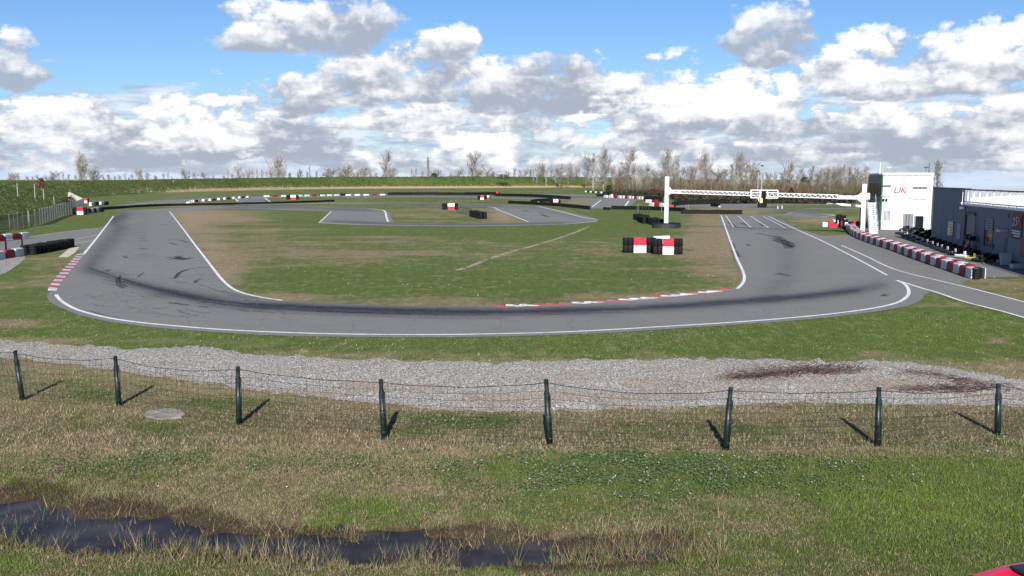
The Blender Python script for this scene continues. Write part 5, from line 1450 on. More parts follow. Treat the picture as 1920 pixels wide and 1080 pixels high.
# small white-topped table/board leaning at the wall, and low kerb pieces
def floor_bits():
    for (x, y, sz, mat, lab, cat) in ((1888.5, 497.5, (.9, .08, .8), 'block_white', 'pale board leaning against the foot of the grey wall', 'board'), (1876, 493, (.7, .3, .22), 'block_white', 'low white box on the ground at the grey wall', 'box'), (1908, 504, (.9, .4, .3), 'block_white', 'low white box nearest the right edge at the grey wall', 'box')):
        p = G(x, y); mb = MB(); mb.rbox((0, 0, sz[2] / 2), sz, .03); mb.rbox((0, 0, sz[2] * .98), (sz[0] * .9, sz[1] * .8, .03), .01)
        o = mb.build('low_box' if cat == 'box' else 'leaning_board', mat); o.location = p; o.rotation_euler = (-.28 if cat == 'board' else 0, 0, .1); tag(o, lab, cat)
floor_bits()

# ---- karts
simple('plate_pale', (.42, .42, .42), .5)
def make_kart():
    root = empty('go_kart', (0, 0, 0), 0, 'kart', 'kart', 'karts parked along the pit building')
    mb = MB()
    for s in (-1, 1):
        mb.tube([Vector(p) for p in ((.75, s * .28, .12), (.3, s * .33, .10), (-.5, s * .30, .10), (-.8, s * .26, .12))], .025, 6)
        mb.tube([Vector(p) for p in ((.45, s * .34, .10), (.42, s * .58, .14), (-.38, s * .60, .14), (-.42, s * .32, .10))], .02, 6)
    for x in (.72, .35, -.1, -.55, -.78): mb.cyl((x, -.30, .11), (x, .30, .11), .02, .02, 6)
    mb.tube([Vector(p) for p in ((-.80, -.58, .22), (-.92, -.4, .22), (-.92, .4, .22), (-.80, .58, .22))], .035, 6)
    mb.cyl((-.55, -.62, .14), (-.55, .62, .14), .02, .02, 8); mb.cyl((.62, -.5, .13), (.62, .5, .13), .018, .018, 6)
    mb.build('frame', 'dark_metal', root)
    for (x, y, r, w) in ((.62, .56, .13, .13), (.62, -.56, .13, .13), (-.55, .60, .145, .20), (-.55, -.60, .145, .20)):
        q = MB(); q.lathe([(r * .5, -w / 2), (r * .9, -w / 2), (r, -w * .38), (r, w * .38), (r * .9, w / 2), (r * .5, w / 2)], (x, y, r), 14, axis='Y'); wh = q.build('wheel', 'tyre_rubber', root, True)
        q = MB(); q.lathe([(.001, -w * .3), (r * .5, -w * .42), (r * .5, w * .42), (.001, w * .3)], (x, y, r), 10, axis='Y'); q.build('rim', 'galv', wh, True)
    q = MB()
    q.add([(.12, -.2, .1), (.12, .2, .1), (-.32, .2, .12), (-.32, -.2, .12), (.16, -.22, .2), (.16, .22, .2), (-.45, .2, .55), (-.45, -.2, .55), (-.52, .2, .53), (-.52, -.2, .53)], [(0, 1, 5, 4), (0, 3, 2, 1), (0, 4, 7, 3), (1, 2, 6, 5), (4, 5, 2, 3), (3, 2, 6, 7), (7, 6, 8, 9), (9, 8, 2, 3)])
    q.build('seat', 'black_plastic', root)
    q = MB(); q.cyl((.55, 0, .15), (.28, 0, .48), .014, .014, 6)
    for k in range(12):
        t0, t1 = 2 * PI * k / 12, 2 * PI * (k + 1) / 12; q.cyl((.28 + .08 * math.sin(t0), .14 * math.cos(t0), .48 + .10 * math.sin(t0)), (.28 + .08 * math.sin(t1), .14 * math.cos(t1), .48 + .10 * math.sin(t1)), .014, .014, 5)
    q.build('steering_wheel', 'black_plastic', root)
    q = MB(); q.prism([(.66, .06), (1.0, .08), (1.02, .2), (.92, .27), (.66, .22)], -.52, .52); q.build('nose_fairing', 'fairing_black', root); q = MB(); q.rbox((.62, 0, .38), (.08, .22, .26), .03); q.build('number_plate', 'plate_pale', root)
    for s in (-1, 1):
        q = MB(); q.prism([(-.36, .07), (.42, .07), (.38, .22), (-.30, .27)], s * .60 - .08, s * .60 + .08); q.build('side_pod', 'fairing_black', root)
    q = MB(); q.rbox((-.35, -.36, .26), (.30, .22, .26), .03); q.cyl((-.35, -.36, .4), (-.35, -.36, .5), .07, .07, 10); q.cyl((-.45, -.5, .2), (-.85, -.45, .24), .05, .05, 8); q.build('engine', 'dark_metal', root)
    return root
KART = make_kart()
def recolor(k, pod, nose):
    for c in k.children:
        nm = c.name.split('.')[0]
        if nm in ('side_pod', 'nose_fairing', 'number_plate'):
            c.data = c.data.copy(); c.data.materials[0] = MATS[pod if nm == 'side_pod' else nose]
def karts():
    spots = [(1701, 440, .35), (1712, 444.5, .3), (1722, 448, .3), (1732, 452, .3), (1742, 456.5, .3), (1752, 460, .3), (1762, 463.5, .3), (1771, 467, .3), (1780, 470.5, .3), (1791, 474.5, .3), (1806, 479, .3), (1700, 433, 1.2), (1713, 435.5, 1.0), (1727, 438, 1.1), (1740, 440.5, .9), (1822, 484, .5), (1842, 489, .4), (1856, 491.5, .4)]
    cols = [('fairing_black', 'fairing_white')] * 11 + [('fairing_black', 'fairing_black')] * 4 + [('fairing_white', 'fairing_white'), ('fairing_yellow', 'fairing_yellow'), ('fairing_black', 'fairing_black')]
    labs = ['black kart with a pale number plate in the row along the grey pit building'] * 11 + ['all-black kart parked close under the white tower'] * 4 + ['kart with white side pods near the pit door', 'kart with yellow side pods near the pit building window', 'all-black kart nearest the right edge by the grey wall']
    base = math.atan2(-PB_N.y, -PB_N.x) + PI
    for i, ((x, y, a), c, l) in enumerate(zip(spots, cols, labs)):
        k = KART if i == 0 else dup(KART)
        k.location = G(x, y); k.rotation_euler = (0, 0, base + a); k['label'] = l
        k['group'] = 'karts along the pit building' if i < 11 else ('karts under the white tower' if i < 15 else 'karts by the pit door')
        if i >= 11: recolor(k, *c)
karts()
# rack with helmet and gear by the pit door
def rack():
    p = G(1817, 478); root = empty('gear_rack', p, math.atan2(PB_D.y, PB_D.x), 'dark rack of racing gear standing before the grey pit door', 'rack'); mb = MB()
    for x in (-.8, .8):
        for y in (-.25, .25): mb.cyl((x, y, 0), (x, y, 1.15), .03, .03, 6)
    for z in (.45, 1.1): mb.box((0, 0, z), (1.7, .56, .05))
    mb.build('frame', 'dark_metal', root)
    mb = MB(); mb.rbox((-.45, 0, 1.3), (.5, .4, .36), .06); mb.rbox((.45, 0, 1.26), (.6, .42, .28), .06); mb.build('bag', 'black_plastic', root)
    mb = MB(); mb.lathe([(.001, 0), (.12, .01), (.15, .1), (.14, .2), (.08, .27), (.001, .29)], (0, 0, 1.13), 12); mb.box((0, -.14, 1.26), (.17, .05, .07)); h = mb.build('helmet', 'fairing_white', None, True)
    h.location = p; tag(h, 'white racing helmet on top of the dark gear rack', 'helmet')
    mb = MB(); mb.rbox((-.3, -.05, .62), (.5, .3, .25), .05); mb.build('red_bag', 'fairing_red', root)
rack()

# ---- red car whose roof just enters the bottom right corner
def car():
    P = G(1818, 1070, 1.42); Q = G(1925, 1050, 1.45); u = (Q - P).normalized(); rz = math.atan2(u.y, u.x)
    root = empty('red_car', (P.x, P.y, 0), rz, 'red car whose roof pokes into the bottom right corner', 'car')
    W = 1.62
    def body(x, z, yf):   # cross-section helper
        return Vector((x, -yf, z))
    mb = MB()    # lower body, origin at the far front corner of the roof
    low = [(-1.35, .28), (-1.5, .5), (-1.42, .80), (-.55, .95), (2.15, .98), (2.35, .75), (2.3, .3)]
    mb.prism(low, -W - .06, .06); mb.build('body', 'car_red', root)
    mb = MB()    # roof skin with a pressed rib along each side
    secs = []
    for x, z in ((-.02, 1.40), (.35, 1.45), (.9, 1.475), (1.5, 1.45), (1.95, 1.38)):
        secs.append([(x, 0.0, z - .05), (x, -.05, z - .004), (x, -.17, z + .018), (x, -.21, z + .004), (x, -W / 2, z + .035), (x, -W + .21, z + .004), (x, -W + .17, z + .018), (x, -W + .05, z - .004), (x, -W, z - .05)])
    n = len(secs[0]); vs = [v for s in secs for v in s]
    fs = [(i * n + k, i * n + k + 1, (i + 1) * n + k + 1, (i + 1) * n + k) for i in range(len(secs) - 1) for k in range(n - 1)]
    mb.add(vs, [f[::-1] for f in fs]); mb.build('roof', 'car_red', root, False)
    mb = MB(); mb.rbox((.52, -W / 2 + .12, 1.495), (.36, 1.06, .03), .008); sr = mb.build('sunroof', 'dark_glass', root)
    mb = MB()
    vs = [(-.02, -.03, 1.385), (-.02, -W + .03, 1.385), (-.62, -W - .0, .96), (-.62, 0.0, .96)]; vs += [(x + .02, y, z - .03) for x, y, z in vs]
    mb.add(vs, [(0, 1, 2, 3), (7, 6, 5, 4), (0, 4, 5, 1), (3, 2, 6, 7), (0, 3, 7, 4), (1, 5, 6, 2)]); mb.build('windscreen', 'dark_glass', root)
    for y in (.0, -W):
        mb = MB(); mb.prism([(-.5, .97), (.0, 1.36), (1.9, 1.33), (2.12, .99)], y - .012, y + .012); mb.build('side_window', 'dark_glass', root)
    mb = MB(); mb.prism([(1.96, 1.36), (2.16, .98), (2.2, .98), (2.0, 1.36)], -W + .06, -.06); mb.build('rear_window', 'dark_glass', root)
    for x in (-.75, 1.7):
        for y in (.05, -W - .05):
            q = MB(); q.lathe([(.18, -.09), (.28, -.1), (.31, -.06), (.31, .06), (.28, .1), (.18, .09)], (x, y, .31), 18, axis='Y'); wh = q.build('wheel', 'tyre_rubber', root, True)
            q = MB(); q.lathe([(.001, -.05), (.19, -.07), (.19, .07), (.001, .05)], (x, y, .31), 14, axis='Y'); q.build('rim', 'galv', wh, True)
    for y in (.14, -W - .14):
        q = MB(); q.rbox((-.35, y, 1.02), (.12, .2, .14), .03); q.build('mirror', 'panel_white', root)
    q = MB(); q.cyl((.1, -W / 2, 1.48), (.1, -W / 2, 1.50), .03, .02, 8); q.build('aerial_base', 'black_plastic', root)
car()

# ================================================================== trees
def bare_tree(seed, h, spread, n_limb, levels=3, lean=.0, upright=.6, fork=.25, twigs=5, tr=.012):
    """tapered trunk with limbs; crown of finer and finer branches. Returns (trunk MB, crown MB)"""
    R = random.Random(seed); T, Cn = MB(), MB()
    base = Vector((0, 0, -.3)); pts = [base]; r0 = h * .018
    p = base.copy(); d = Vector((R.gauss(0, .03), R.gauss(0, .03), 1))
    seg = 7
    for k in range(seg):
        p = p + d * ((h * .93 + .3) / seg); d = (d + Vector((R.gauss(0, .05), R.gauss(0, .05), .1))).normalized(); pts.append(p.copy())
    for k in range(seg): T.cyl(pts[k], pts[k + 1], r0 * (1 - k / seg * .92), r0 * (1 - (k + 1) / seg * .92), 5, cap=False)
    def branch(p, d, l, r, lev):
        q = p.copy(); s = 3
        for k in range(s):
            a = q.copy(); d = (d + Vector((R.gauss(0, .16), R.gauss(0, .16), R.gauss(upright * .16, .08)))).normalized(); q = q + d * (l / s)
            Cn.cyl(a, q, r * (1 - k / s * .5), r * (1 - (k + 1) / s * .5), 3, cap=False)
            if lev > 0:
                for _ in range(twigs if lev == 1 else max(2, twigs - 2)):
                    f = R.random(); b = a.lerp(q, f)
                    ax = Vector((R.gauss(0, 1), R.gauss(0, 1), R.gauss(0, .6))).normalized()
                    nd = (d * R.uniform(.5, 1.0) + ax * .75).normalized()
                    branch(b, nd, l * R.uniform(.28, .5), max(tr, r * .42), lev - 1)
    for k in range(n_limb):
        f = fork + (1 - fork) * (k + R.random()) / n_limb; i = min(seg - 1, int(f * seg)); b = pts[i].lerp(pts[i + 1], f * seg - i)
        a = R.uniform(0, 6.28); up = upright * 1.2 + .5 * f
        nd = Vector((math.cos(a), math.sin(a), up)).normalized()
        l = spread * (.42 + .62 * math.sin(PI * min(1, .12 + (f - fork) / (1.0001 - fork) * .80))) * R.uniform(.6, 1.15)
        branch(b, nd, l, max(tr * 1.6, r0 * .42 * (1 - f * .6)), levels - 1)
    return T, Cn
def tree_thing(name, mbs, mats, label, group=None):
    root = empty(name, (0, 0, 0), 0, label, 'tree', group)
    mbs[0].build('trunk', mats[0], root); mbs[1].build('crown', mats[1], root); return root
PROT = {}
def proto(key, *a, mats=('bark', 'twig_grey'), **k):
    PROT[key] = (bare_tree(*a, **k), mats)
proto('round', 1, 10, 4.8, 20, 3, upright=.45, fork=.20, twigs=6, tr=.020)
proto('round2', 2, 10, 4.2, 20, 3, upright=.6, fork=.18, twigs=5, tr=.020, mats=('bark', 'twig_brown'))
proto('poplar', 3, 10, 2.6, 30, 3, upright=1.5, fork=.12, twigs=4, tr=.018)
proto('slim', 4, 10, 2.2, 18, 3, upright=1.5, fork=.25, twigs=4, tr=.018)
proto('slim2', 5, 10, 2.6, 16, 3, upright=1.2, fork=.3, twigs=4, tr=.018, mats=('bark', 'twig_brown'))
proto('vase', 6, 10, 6.0, 20, 3, upright=1.5, fork=.06, twigs=6, tr=.021)
PT = {}
for k, (mbs, mats) in PROT.items():
    t_, c_ = mbs[0].build('trunk', mats[0]), mbs[1].build('crown', mats[1]); COL.objects.unlink(t_); COL.objects.unlink(c_); PT[k] = (t_.data, c_.data)
def plant(kind, px, top, dep, label, group=None, zb=0.0, wide=1.0, rz=None, name='bare_tree', cat='tree'):
    tp = atdepth(px, top, dep); h = tp.z - zb; s = h / 10.0
    root = empty(name, (tp.x, dep, zb), random.uniform(0, 6.28) if rz is None else rz, label, cat, group); root.scale = (s * wide, s * wide, s)
    for nm, me in zip(('trunk', 'crown'), PT[kind]):
        o = bpy.data.objects.new(nm, me); COL.objects.link(o); o.parent = root
    return root
# trees with a shape of their own
SPECIAL = [('vase', 150, 305, 430, 1.0, 'broad bare tree standing tallest above the left bank'), ('round', 174, 320, 430, 1.2, 'low rounded bare tree right of the tallest one on the left'),
           ('vase', 523, 306, 560, 1.25, 'wide vase-shaped bare tree above the bank at left centre'), ('slim', 581, 311, 560, .9, 'single thin spire-like bare tree left of centre'),
           ('round2', 726, 292, 600, .75, 'tall ragged bare tree above the bank left of centre'), ('round', 736, 316, 600, 1.0, 'small spreading bare tree at the foot of the ragged one'),
           ('poplar', 804, 297, 600, .85, 'narrow poplar standing alone above the bank near the centre'), ('round', 683, 315, 600, 1.0, 'small dark rounded bare tree above the centre bank'),
           ('round2', 889, 296, 600, .9, 'tall bare tree with an open crown right of the lone poplar'), ('vase', 652, 316, 600, 1.0, 'low bushy bare tree above the centre bank'),
           ('vase', 1016, 316, 620, 1.3, 'low broad bare tree, first of the three right of centre'), ('round', 1045, 314, 620, 1.1, 'rounded bare tree, middle of the three right of centre'), ('vase', 1069, 317, 620, 1.0, 'small bare tree, last of the three right of centre'),
           ('round', 1113, 296, 420, 1.0, 'tall grey bare tree at the left end of the woodland'), ('vase', 1132, 297, 430, .9, 'forked bare tree beside the grey one at the end of the woodland'), ('round2', 1183, 289, 420, .85, 'highest bare tree of the woodland left of the gantry'),
           ('round', 1206, 316, 400, 1.3, 'dark spreading bare tree left of the gantry post'), ('vase', 1250, 298, 400, 1.0, 'broad bare tree directly behind the left gantry post'), ('poplar', 1268, 302, 400, 1.3, 'upright bare tree right behind the gantry post'),
           ('vase', 1320, 303, 390, 1.05, 'dense vase-shaped bare tree above the gantry beam'), ('vase', 1385, 303, 380, 1.0, 'vase-shaped bare tree left of the lamp masts'),
           ('poplar', 1764, 306, 150, 1.25, 'pale bushy poplar behind the grey pit building')]
for kind, px, top, dep, wide, lab in SPECIAL: plant(kind, px, top, dep, lab, wide=wide)
# rows of slim trees behind the bank and in the wood
R_ = random.Random(19)
for i in range(132):
    px = 20 + i * 8.4 + R_.uniform(-5, 5)
    if px > 1120: break
    if vnoise(px * .021, 3.3, 4) < .24: continue
    dep = 400 + min(px, 700) * .28 + R_.uniform(-30, 60)
    top = (328 if px < 420 else 322.5) + R_.uniform(-6, 7)
    plant(R_.choice(('slim', 'slim2', 'poplar', 'slim', 'round2')), px, top, dep, 'slim bare tree in the thin row beyond the embankment', 'slim trees beyond the embankment', wide=R_.uniform(.8, 1.7))
for i in range(96):
    px = 1152 + (i % 48) * 10 + R_.uniform(-5, 5); dep = 225 + (i // 48) * 70 + R_.uniform(0, 60)
    if px < 1260: dep = max(dep, 300 + R_.uniform(0, 60))
    tall = R_.random() < .33
    top = 317 + R_.uniform(-8, 8) if tall else 329 + R_.uniform(-6, 6)
    plant(R_.choice(('slim', 'slim2', 'poplar', 'round2', 'slim2')), px, top, dep, 'slender bare tree in the woodland behind the gantry', 'slender trees of the woodland', wide=R_.uniform(.8, 1.5))
for i in range(16):
    plant(R_.choice(('slim', 'poplar')), 1545 + i * 5.6 + R_.uniform(-2, 2), 318 + R_.uniform(-4, 8), 300 + R_.uniform(0, 60), 'slender bare tree left of the white tower', 'slender trees left of the tower', wide=R_.uniform(.9, 1.4))

def thicket():
    """undergrowth of the wood: stems and twigs as one mass"""
    R = np.random.default_rng(77); V = []; Cc = []
    N = 30000
    px = R.uniform(1140, 1640, N); dep = R.uniform(0, 1, N) ** 1.3 * 95 + np.interp(px, [1140, 1240, 1275, 1640], [296, 285, 205, 196])
    x = (px - 960) / F * dep * 1.0; y = dep
    h = R.gamma(9, .42, N).clip(1.5, 6.2) * (.75 + .5 * fbm(px * .02, dep * .05, 3)); w = R.uniform(.012, .034, N) * (1 + (R.random(N) < .04) * 1.5)
    lx, ly = R.normal(0, .10, N) * h, R.normal(0, .10, N) * h; a = R.uniform(0, 3.14, N); z0 = np.zeros(N)
    br = R.random(N) < .78     # side twigs start up a stem
    z0 = np.where(br, R.uniform(.2, 3.4, N), 0); h2 = np.where(br, R.uniform(.6, 2.2, N), h); lx = np.where(br, R.normal(0, .55, N), lx); ly = np.where(br, R.normal(0, .55, N), ly)
    w = np.where(br, w * .9, w)
    T = np.zeros((N, 3, 3)); T[:, 0] = np.stack([x - np.cos(a) * w, y - np.sin(a) * w, z0], 1); T[:, 1] = np.stack([x + np.cos(a) * w, y + np.sin(a) * w, z0], 1); T[:, 2] = np.stack([x + lx, y + ly, z0 + h2], 1)
    u = R.random((N, 1)); c = np.array([.040, .029, .018]) * (1 - u) + np.array([.135, .105, .075]) * u
    c = np.where(R.random((N, 1)) < .03, np.array([.30, .26, .21]), c); tint = fbm(px * .015, px * 0, 9)[:, None]
    c = c * np.where(tint > .55, np.array([1.0, .85, .7]), np.array([.95, 1.0, .85]))
    # low scrub at the foot, coloured dark for the shade under the wood
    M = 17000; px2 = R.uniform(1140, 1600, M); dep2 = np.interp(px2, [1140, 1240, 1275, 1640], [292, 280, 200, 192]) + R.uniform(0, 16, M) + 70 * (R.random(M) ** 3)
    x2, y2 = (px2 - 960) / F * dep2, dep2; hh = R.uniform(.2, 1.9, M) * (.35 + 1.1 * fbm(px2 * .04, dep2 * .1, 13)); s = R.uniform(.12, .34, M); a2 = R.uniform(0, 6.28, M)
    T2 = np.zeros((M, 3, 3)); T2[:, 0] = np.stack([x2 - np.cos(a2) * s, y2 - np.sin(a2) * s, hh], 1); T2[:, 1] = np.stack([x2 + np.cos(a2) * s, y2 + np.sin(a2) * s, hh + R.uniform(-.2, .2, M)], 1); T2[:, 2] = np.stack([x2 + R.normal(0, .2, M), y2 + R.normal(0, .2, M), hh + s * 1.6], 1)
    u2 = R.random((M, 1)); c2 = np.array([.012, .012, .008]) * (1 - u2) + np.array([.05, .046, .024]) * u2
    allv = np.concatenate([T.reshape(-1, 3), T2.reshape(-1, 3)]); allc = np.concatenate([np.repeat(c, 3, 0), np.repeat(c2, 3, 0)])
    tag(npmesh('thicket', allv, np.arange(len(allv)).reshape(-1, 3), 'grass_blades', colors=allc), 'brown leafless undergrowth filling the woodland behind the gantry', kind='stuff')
thicket()
def bush(name, px, base, wpx, hpx, mat, label, n=900, seed=1, cat='bush', dep=None):
    p = G(px, base) if dep is None else atdepth(px, base, dep); k = p.y / F; w, h = wpx * k / 2, hpx * k; R = random.Random(seed); mb = MB()
    for _ in range(n):
        t = R.uniform(0, 6.28); e = R.random() ** .5; zz = R.random(); rr = (1 - abs(zz - .4) ** 2 * 1.8) * e * (1 + .3 * math.sin(3 * t + seed) + .25 * math.sin(7 * zz + t * 2))
        c = Vector((math.cos(t) * w * rr, math.sin(t) * w * rr * .8, h * zz)); s = h * R.uniform(.03, .085)
        d = Vector((R.gauss(0, 1), R.gauss(0, 1), R.gauss(0, 1))).normalized(); e1 = d.orthogonal().normalized() * s; e2 = d.cross(e1)
        mb.add([c - e1 - e2 * .5, c + e1 - e2 * .5, c + e2 * 1.1], [(0, 1, 2)])
    root = empty(name, p, 0, label, cat); mb.build('foliage', mat, root)
    m2 = MB(); m2.cyl((0, 0, -.3), (0, 0, h * .6), w * .08 + .04, .03, 6)
    for k2 in range(5): a = k2 * 1.3; m2.cyl((0, 0, h * .2), (math.cos(a) * w * .6, math.sin(a) * w * .5, h * .75), .05, .02, 4)
    m2.build('stem', 'bark', root)
bush('evergreen_bush', 1141, 369, 13, 21, 'evergreen', 'dark evergreen bush at the left corner of the woodland', seed=2)
bush('evergreen_bush', 128, 381, 32, 12, 'evergreen', 'dark evergreen bush behind the grey slatted fence', seed=3, n=1300)
bush('red_bush', 78, 353.5, 11, 19, 'red_leaf', 'small reddish bush on the crest of the left bank', seed=4, dep=158, n=700)
bush('evergreen_bush', 943, 336, 30, 9, 'evergreen', 'low dark bush on the bank top right of the open-crowned tree', seed=5, dep=560)
bush('evergreen_bush', 814, 336, 14, 11, 'evergreen', 'round dark bush at the foot of the lone poplar', seed=6, dep=570)
bush('evergreen_bush', 770, 337, 44, 5, 'evergreen', 'long low dark bush on the bank top left of the lone poplar', seed=7, dep=560)
bush('evergreen_bush', 1508, 341, 16, 9, 'evergreen', 'dark conifer-like bush over the gantry beam', seed=8, dep=270)
bush('evergreen_bush', 1484, 364, 9, 12, 'evergreen', 'dark bush in the middle of the woodland below the beam', seed=9, dep=205)
bush('evergreen_bush', 325, 340, 34, 4, 'evergreen', 'long low dark bush on the crest of the left bank', seed=10, dep=345)

# ================================================================== light, sky and clouds
SKY_STRENGTH = .06
CLOUD_GAIN = .60; SKYLOW = (.72, .92, 1.34); SKYHIGH = (.60, .83, 1.18)
SUN_EL = math.radians(31.0); SUN_AZ_SHADOW = .025
def sky():
    d = Vector((math.sin(SUN_AZ_SHADOW) * math.cos(SUN_EL), math.cos(SUN_AZ_SHADOW) * math.cos(SUN_EL), -math.sin(SUN_EL)))
    l = bpy.data.lights.new('sun', 'SUN'); l.energy = 5.0; l.angle = math.radians(.5); l.color = (1, .97, .915)
    o = bpy.data.objects.new('sun', l); COL.objects.link(o); o.rotation_euler = d.to_track_quat('-Z', 'Y').to_euler()
    o.location = (0, -40, 60)
    w = bpy.data.worlds.new('World'); SC.world = w; w.use_nodes = True
    t = NT(w.node_tree); bg = w.node_tree.nodes['Background']; bg.inputs['Strength'].default_value = SKY_STRENGTH
    w.cycles.sampling_method = 'MANUAL'; w.cycles.sample_map_resolution = 512
    st = t.node('ShaderNodeTexSky', sky_type='NISHITA'); st.sun_disc = False; st.sun_elevation = SUN_EL; st.sun_rotation = math.radians(180 + 1.4)
    st.altitude = 180; st.air_density = 1.25; st.dust_density = .25; st.ozone_density = 3.2
    gen = t.node('ShaderNodeTexCoord').outputs['Generated']
    s = t.node('ShaderNodeSeparateXYZ'); t.l.new(gen, s.inputs[0])
    az = t.math('ARCTAN2', s.outputs[0], s.outputs[1]); el = t.math('ARCSINE', s.outputs[2])
    cb = t.node('ShaderNodeCombineXYZ'); t.l.new(az, cb.inputs[0]); t.l.new(el, cb.inputs[1]); uv = cb.outputs[0]
    # lumpy outline noise, also sampled a little higher and to the side for relief
    def n2(vec, scale, detail, rough, out=0):
        o = t.noise(vec, scale, detail, rough, out); o.node.noise_dimensions = '2D'; return o
    wob = t.scale(n2(uv, 45, 3, .6, 1), (.030, .024, 0))
    def lump(off):
        q = t.vmath('ADD', uv, off)
        n1 = n2(t.scale(q, (1, 1.5, 1)), 15, 7, .60)
        vs = []
        for sc in (34, 90):
            vo = t.node('ShaderNodeTexVoronoi', feature='F1', voronoi_dimensions='2D'); vo.inputs['Scale'].default_value = sc
            t.l.new(t.vmath('ADD', t.scale(q, (1, 1.35, 1)), wob), vo.inputs['Vector']); vs.append(vo.outputs['Distance'])
        r = t.math('MULTIPLY_ADD', vs[0], -.42, t.math('MULTIPLY', n1, 1.45))
        return t.math('MULTIPLY_ADD', vs[1], -.18, r)
    L0 = lump((0, 0, 0)); L1 = lump((.003, .010, 0))
    relief = t.math('SUBTRACT', L0, L1)
    dn = t.math('MULTIPLY_ADD', L0, 1.75, 1.0 - .37 * 1.75)
    dn = t.math('MULTIPLY_ADD', t.math('MULTIPLY', t.math('SUBTRACT', n2(t.scale(uv, (1, 6.0, 1)), 9, 6, .64), .53), t.ramp(el, .015, .19, 1.0, .30)), 3.1, dn)
    soft = t.math('SUBTRACT', n2(t.scale(uv, (1, 1.7, 1)), 10, 5, .62), .5)
    fine = t.math('SUBTRACT', n2(t.scale(uv, (1, 3.2, 1)), 26, 6, .65), .5)
    low = t.ramp(el, .015, .17, 1.0, 0.0)
    S = t.math('MULTIPLY_ADD', soft, 1.9, t.math('MULTIPLY', relief, 1.15))
    S = t.math('MULTIPLY_ADD', t.math('MULTIPLY', fine, low), 1.5, S)
    K = CLOUD_GAIN / SKY_STRENGTH
    def C(v): return tuple(x * K for x in v)
    skyc = t.mix(t.ramp(el, .02, .26), t.mix(1.0, st.outputs[0], SKYLOW, 'MULTIPLY'), t.mix(1.0, st.outputs[0], SKYHIGH, 'MULTIPLY'))
    # low pale streaks near the horizon
    band = n2(t.scale(uv, (1, 6.5, 1)), 6, 6, .62)
    cover = t.ramp(el, .02, .17, .22, -.26)
    fa = t.ramp(t.math('ADD', band, cover), .50, .70)
    fc = t.mix(t.ramp(n2(t.scale(uv, (1, 5.5, 1)), 13, 5, .6), .38, .62), C((.42, .50, .64)), C((.84, .90, 1.0)))
    col = t.mix(t.math('MULTIPLY', fa, .85), skyc, fc)
    col = t.mix(t.ramp(el, -.006, .045, .80, 0), col, C((.66, .80, 1.0)))
    shade = t.math('MULTIPLY', el, .5); clear = None
    for i, (cx, cy, rx, h, bright, dens) in enumerate(CLOUDS):
        d0 = ray(cx, cy).normalized(); u0 = math.atan2(d0.x, d0.y); v0 = math.asin(d0.z)
        su = 1 / (rx / F * (math.cos(u0) ** 2) * 1.05); sv = 1 / (h * 1.08 / F)
        uvi = uv if (clear is None or i % 6) else t.vmath('ADD', uv, t.math('MULTIPLY', clear, 1e-9))   # keeps the clouds in turn
        n = t.node('ShaderNodeVectorMath', operation='MULTIPLY_ADD'); t.l.new(uvi, n.inputs[0]); n.inputs[1].default_value = (su, sv, 1); n.inputs[2].default_value = (-u0 * su, -v0 * sv, 0)
        sp = t.node('ShaderNodeSeparateXYZ'); t.l.new(n.outputs[0], sp.inputs[0]); X, Y = sp.outputs[0], sp.outputs[1]
        tt = t.math('MAXIMUM', Y, t.math('MULTIPLY', Y, -2.3))
        r2 = t.math('MULTIPLY_ADD', X, X, t.math('MULTIPLY', tt, tt))
        al = t.math('MULTIPLY', t.math('SUBTRACT', dn, r2), 1.75, clamp=True)
        if dens < 1: al = t.math('MULTIPLY', al, dens)
        sh = t.math('MULTIPLY_ADD', t.math('MINIMUM', Y, 1.0), .80, bright)
        shade = t.math('MULTIPLY_ADD', t.math('SUBTRACT', sh, shade), al, shade)
        clear = t.math('SUBTRACT', 1.0, al) if clear is None else t.math('MULTIPLY', clear, t.math('SUBTRACT', 1.0, al))
    fin = t.ramp(t.math('ADD', shade, S), -.30, .95)
    col = t.mix(t.math('SUBTRACT', 1.0, clear), col, t.mix(fin, C((.42, .47, .57)), C((1.08, 1.08, 1.09))))
    # deeper blue overhead, a few clouds elsewhere
    col = t.mix(t.ramp(s.outputs[2], .36, .8), col, t.mix(1.0, st.outputs[0], (.22, .30, .46), 'MULTIPLY'))
    oth = t.ramp(t.math('ADD', t.noise(gen, 3.2, 4, .6), t.ramp(s.outputs[1], .35, .7, 0, -.5)), .50, .62)
    col = t.mix(t.math('MULTIPLY', oth, .45), col, C((.60, .62, .68)))
    t.l.new(col, bg.inputs['Color'])
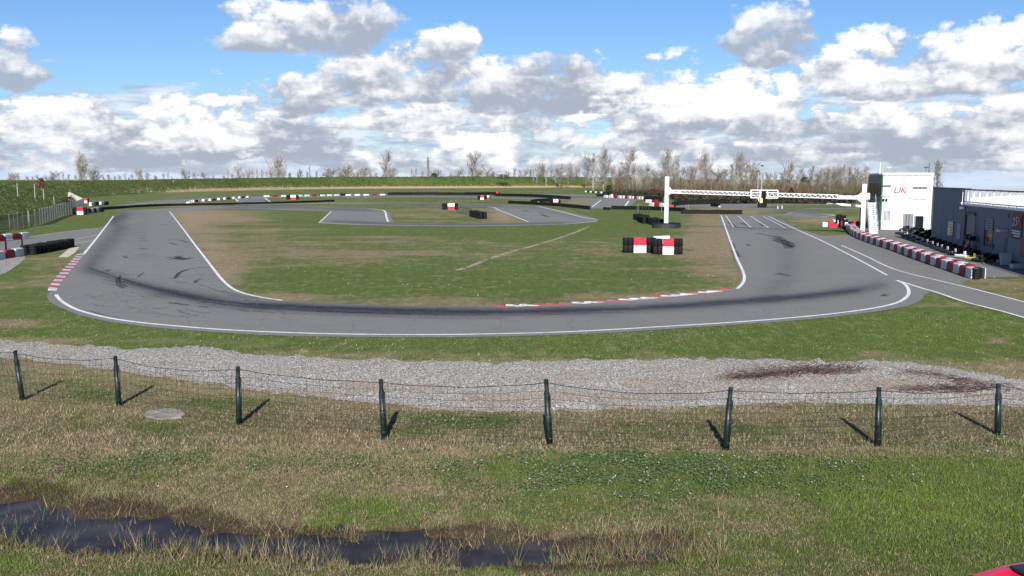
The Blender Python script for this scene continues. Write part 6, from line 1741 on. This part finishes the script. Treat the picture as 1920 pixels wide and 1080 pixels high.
CLOUDS = [  # x, base y, half width, height, brightness, cover  (far to near)
    (120, 312, 150, 30, .25, .8), (420, 316, 240, 26, .15, .75), (820, 318, 200, 24, .2, .7), (1250, 318, 240, 26, .15, .75), (1700, 312, 260, 34, .05, .8),
    (640, 303, 150, 34, 0, .8), (880, 290, 90, 44, .40, .95), (1330, 290, 150, 36, .15, .9), (1180, 266, 110, 40, .25, .9), (1600, 296, 160, 44, .02, .95), (1880, 292, 90, 30, .1, .8),
    (80, 270, 130, 76, .18, 1), (240, 280, 160, 60, -.08, .95), (300, 240, 70, 40, .2, .9), (160, 222, 70, 50, .45, 1), (370, 278, 210, 50, -.10, 1), (560, 276, 130, 48, -.12, .9),
    (420, 250, 135, 78, .42, 1), (570, 248, 110, 50, .10, .95),
    (790, 236, 110, 64, .50, 1), (990, 226, 130, 52, .25, 1), (1000, 190, 150, 66, .0, 1), (1110, 184, 140, 66, -.05, .95), (1200, 196, 90, 44, .0, .8), (690, 232, 100, 40, .15, .9),
    (1440, 246, 120, 44, .1, .95), (1760, 258, 210, 66, .0, 1), (1610, 240, 120, 54, .22, 1), (1890, 238, 80, 50, .2, .95),
    (620, 196, 120, 56, .06, 1), (715, 172, 130, 66, .02, 1), (810, 134, 100, 64, .14, 1), (850, 96, 50, 40, .25, .9), (930, 176, 90, 50, .05, .8),
    (1300, 232, 190, 58, .12, 1), (1285, 200, 86, 80, .52, 1), (1395, 196, 105, 74, .50, 1),
    (1160, 158, 150, 40, .08, .7), (1030, 128, 90, 34, .05, .6), (1060, 262, 110, 44, .25, .9), (980, 300, 160, 30, .1, .8), (1130, 312, 200, 24, .12, .75), (1445, 90, 84, 82, .0, .92), (1464, 110, 20, 12, -.25, .8),
    (1730, 160, 220, 56, .08, 1), (1615, 132, 90, 72, .34, 1), (1835, 136, 125, 74, .44, 1),
    (560, 74, 165, 62, .02, .95), (680, 44, 90, 44, .1, .8), (28, 140, 58, 58, -.05, .9), (1260, -10, 80, 14, -.3, .6)]
sky()
SC.view_settings.view_transform = 'Standard'; SC.view_settings.look = 'None'; SC.view_settings.gamma = 1; SC.view_settings.use_curve_mapping = False
SC.view_settings.exposure = 0.75
SC.render.engine = 'CYCLES'; SC.cycles.max_bounces = 6; SC.cycles.transparent_max_bounces = 12
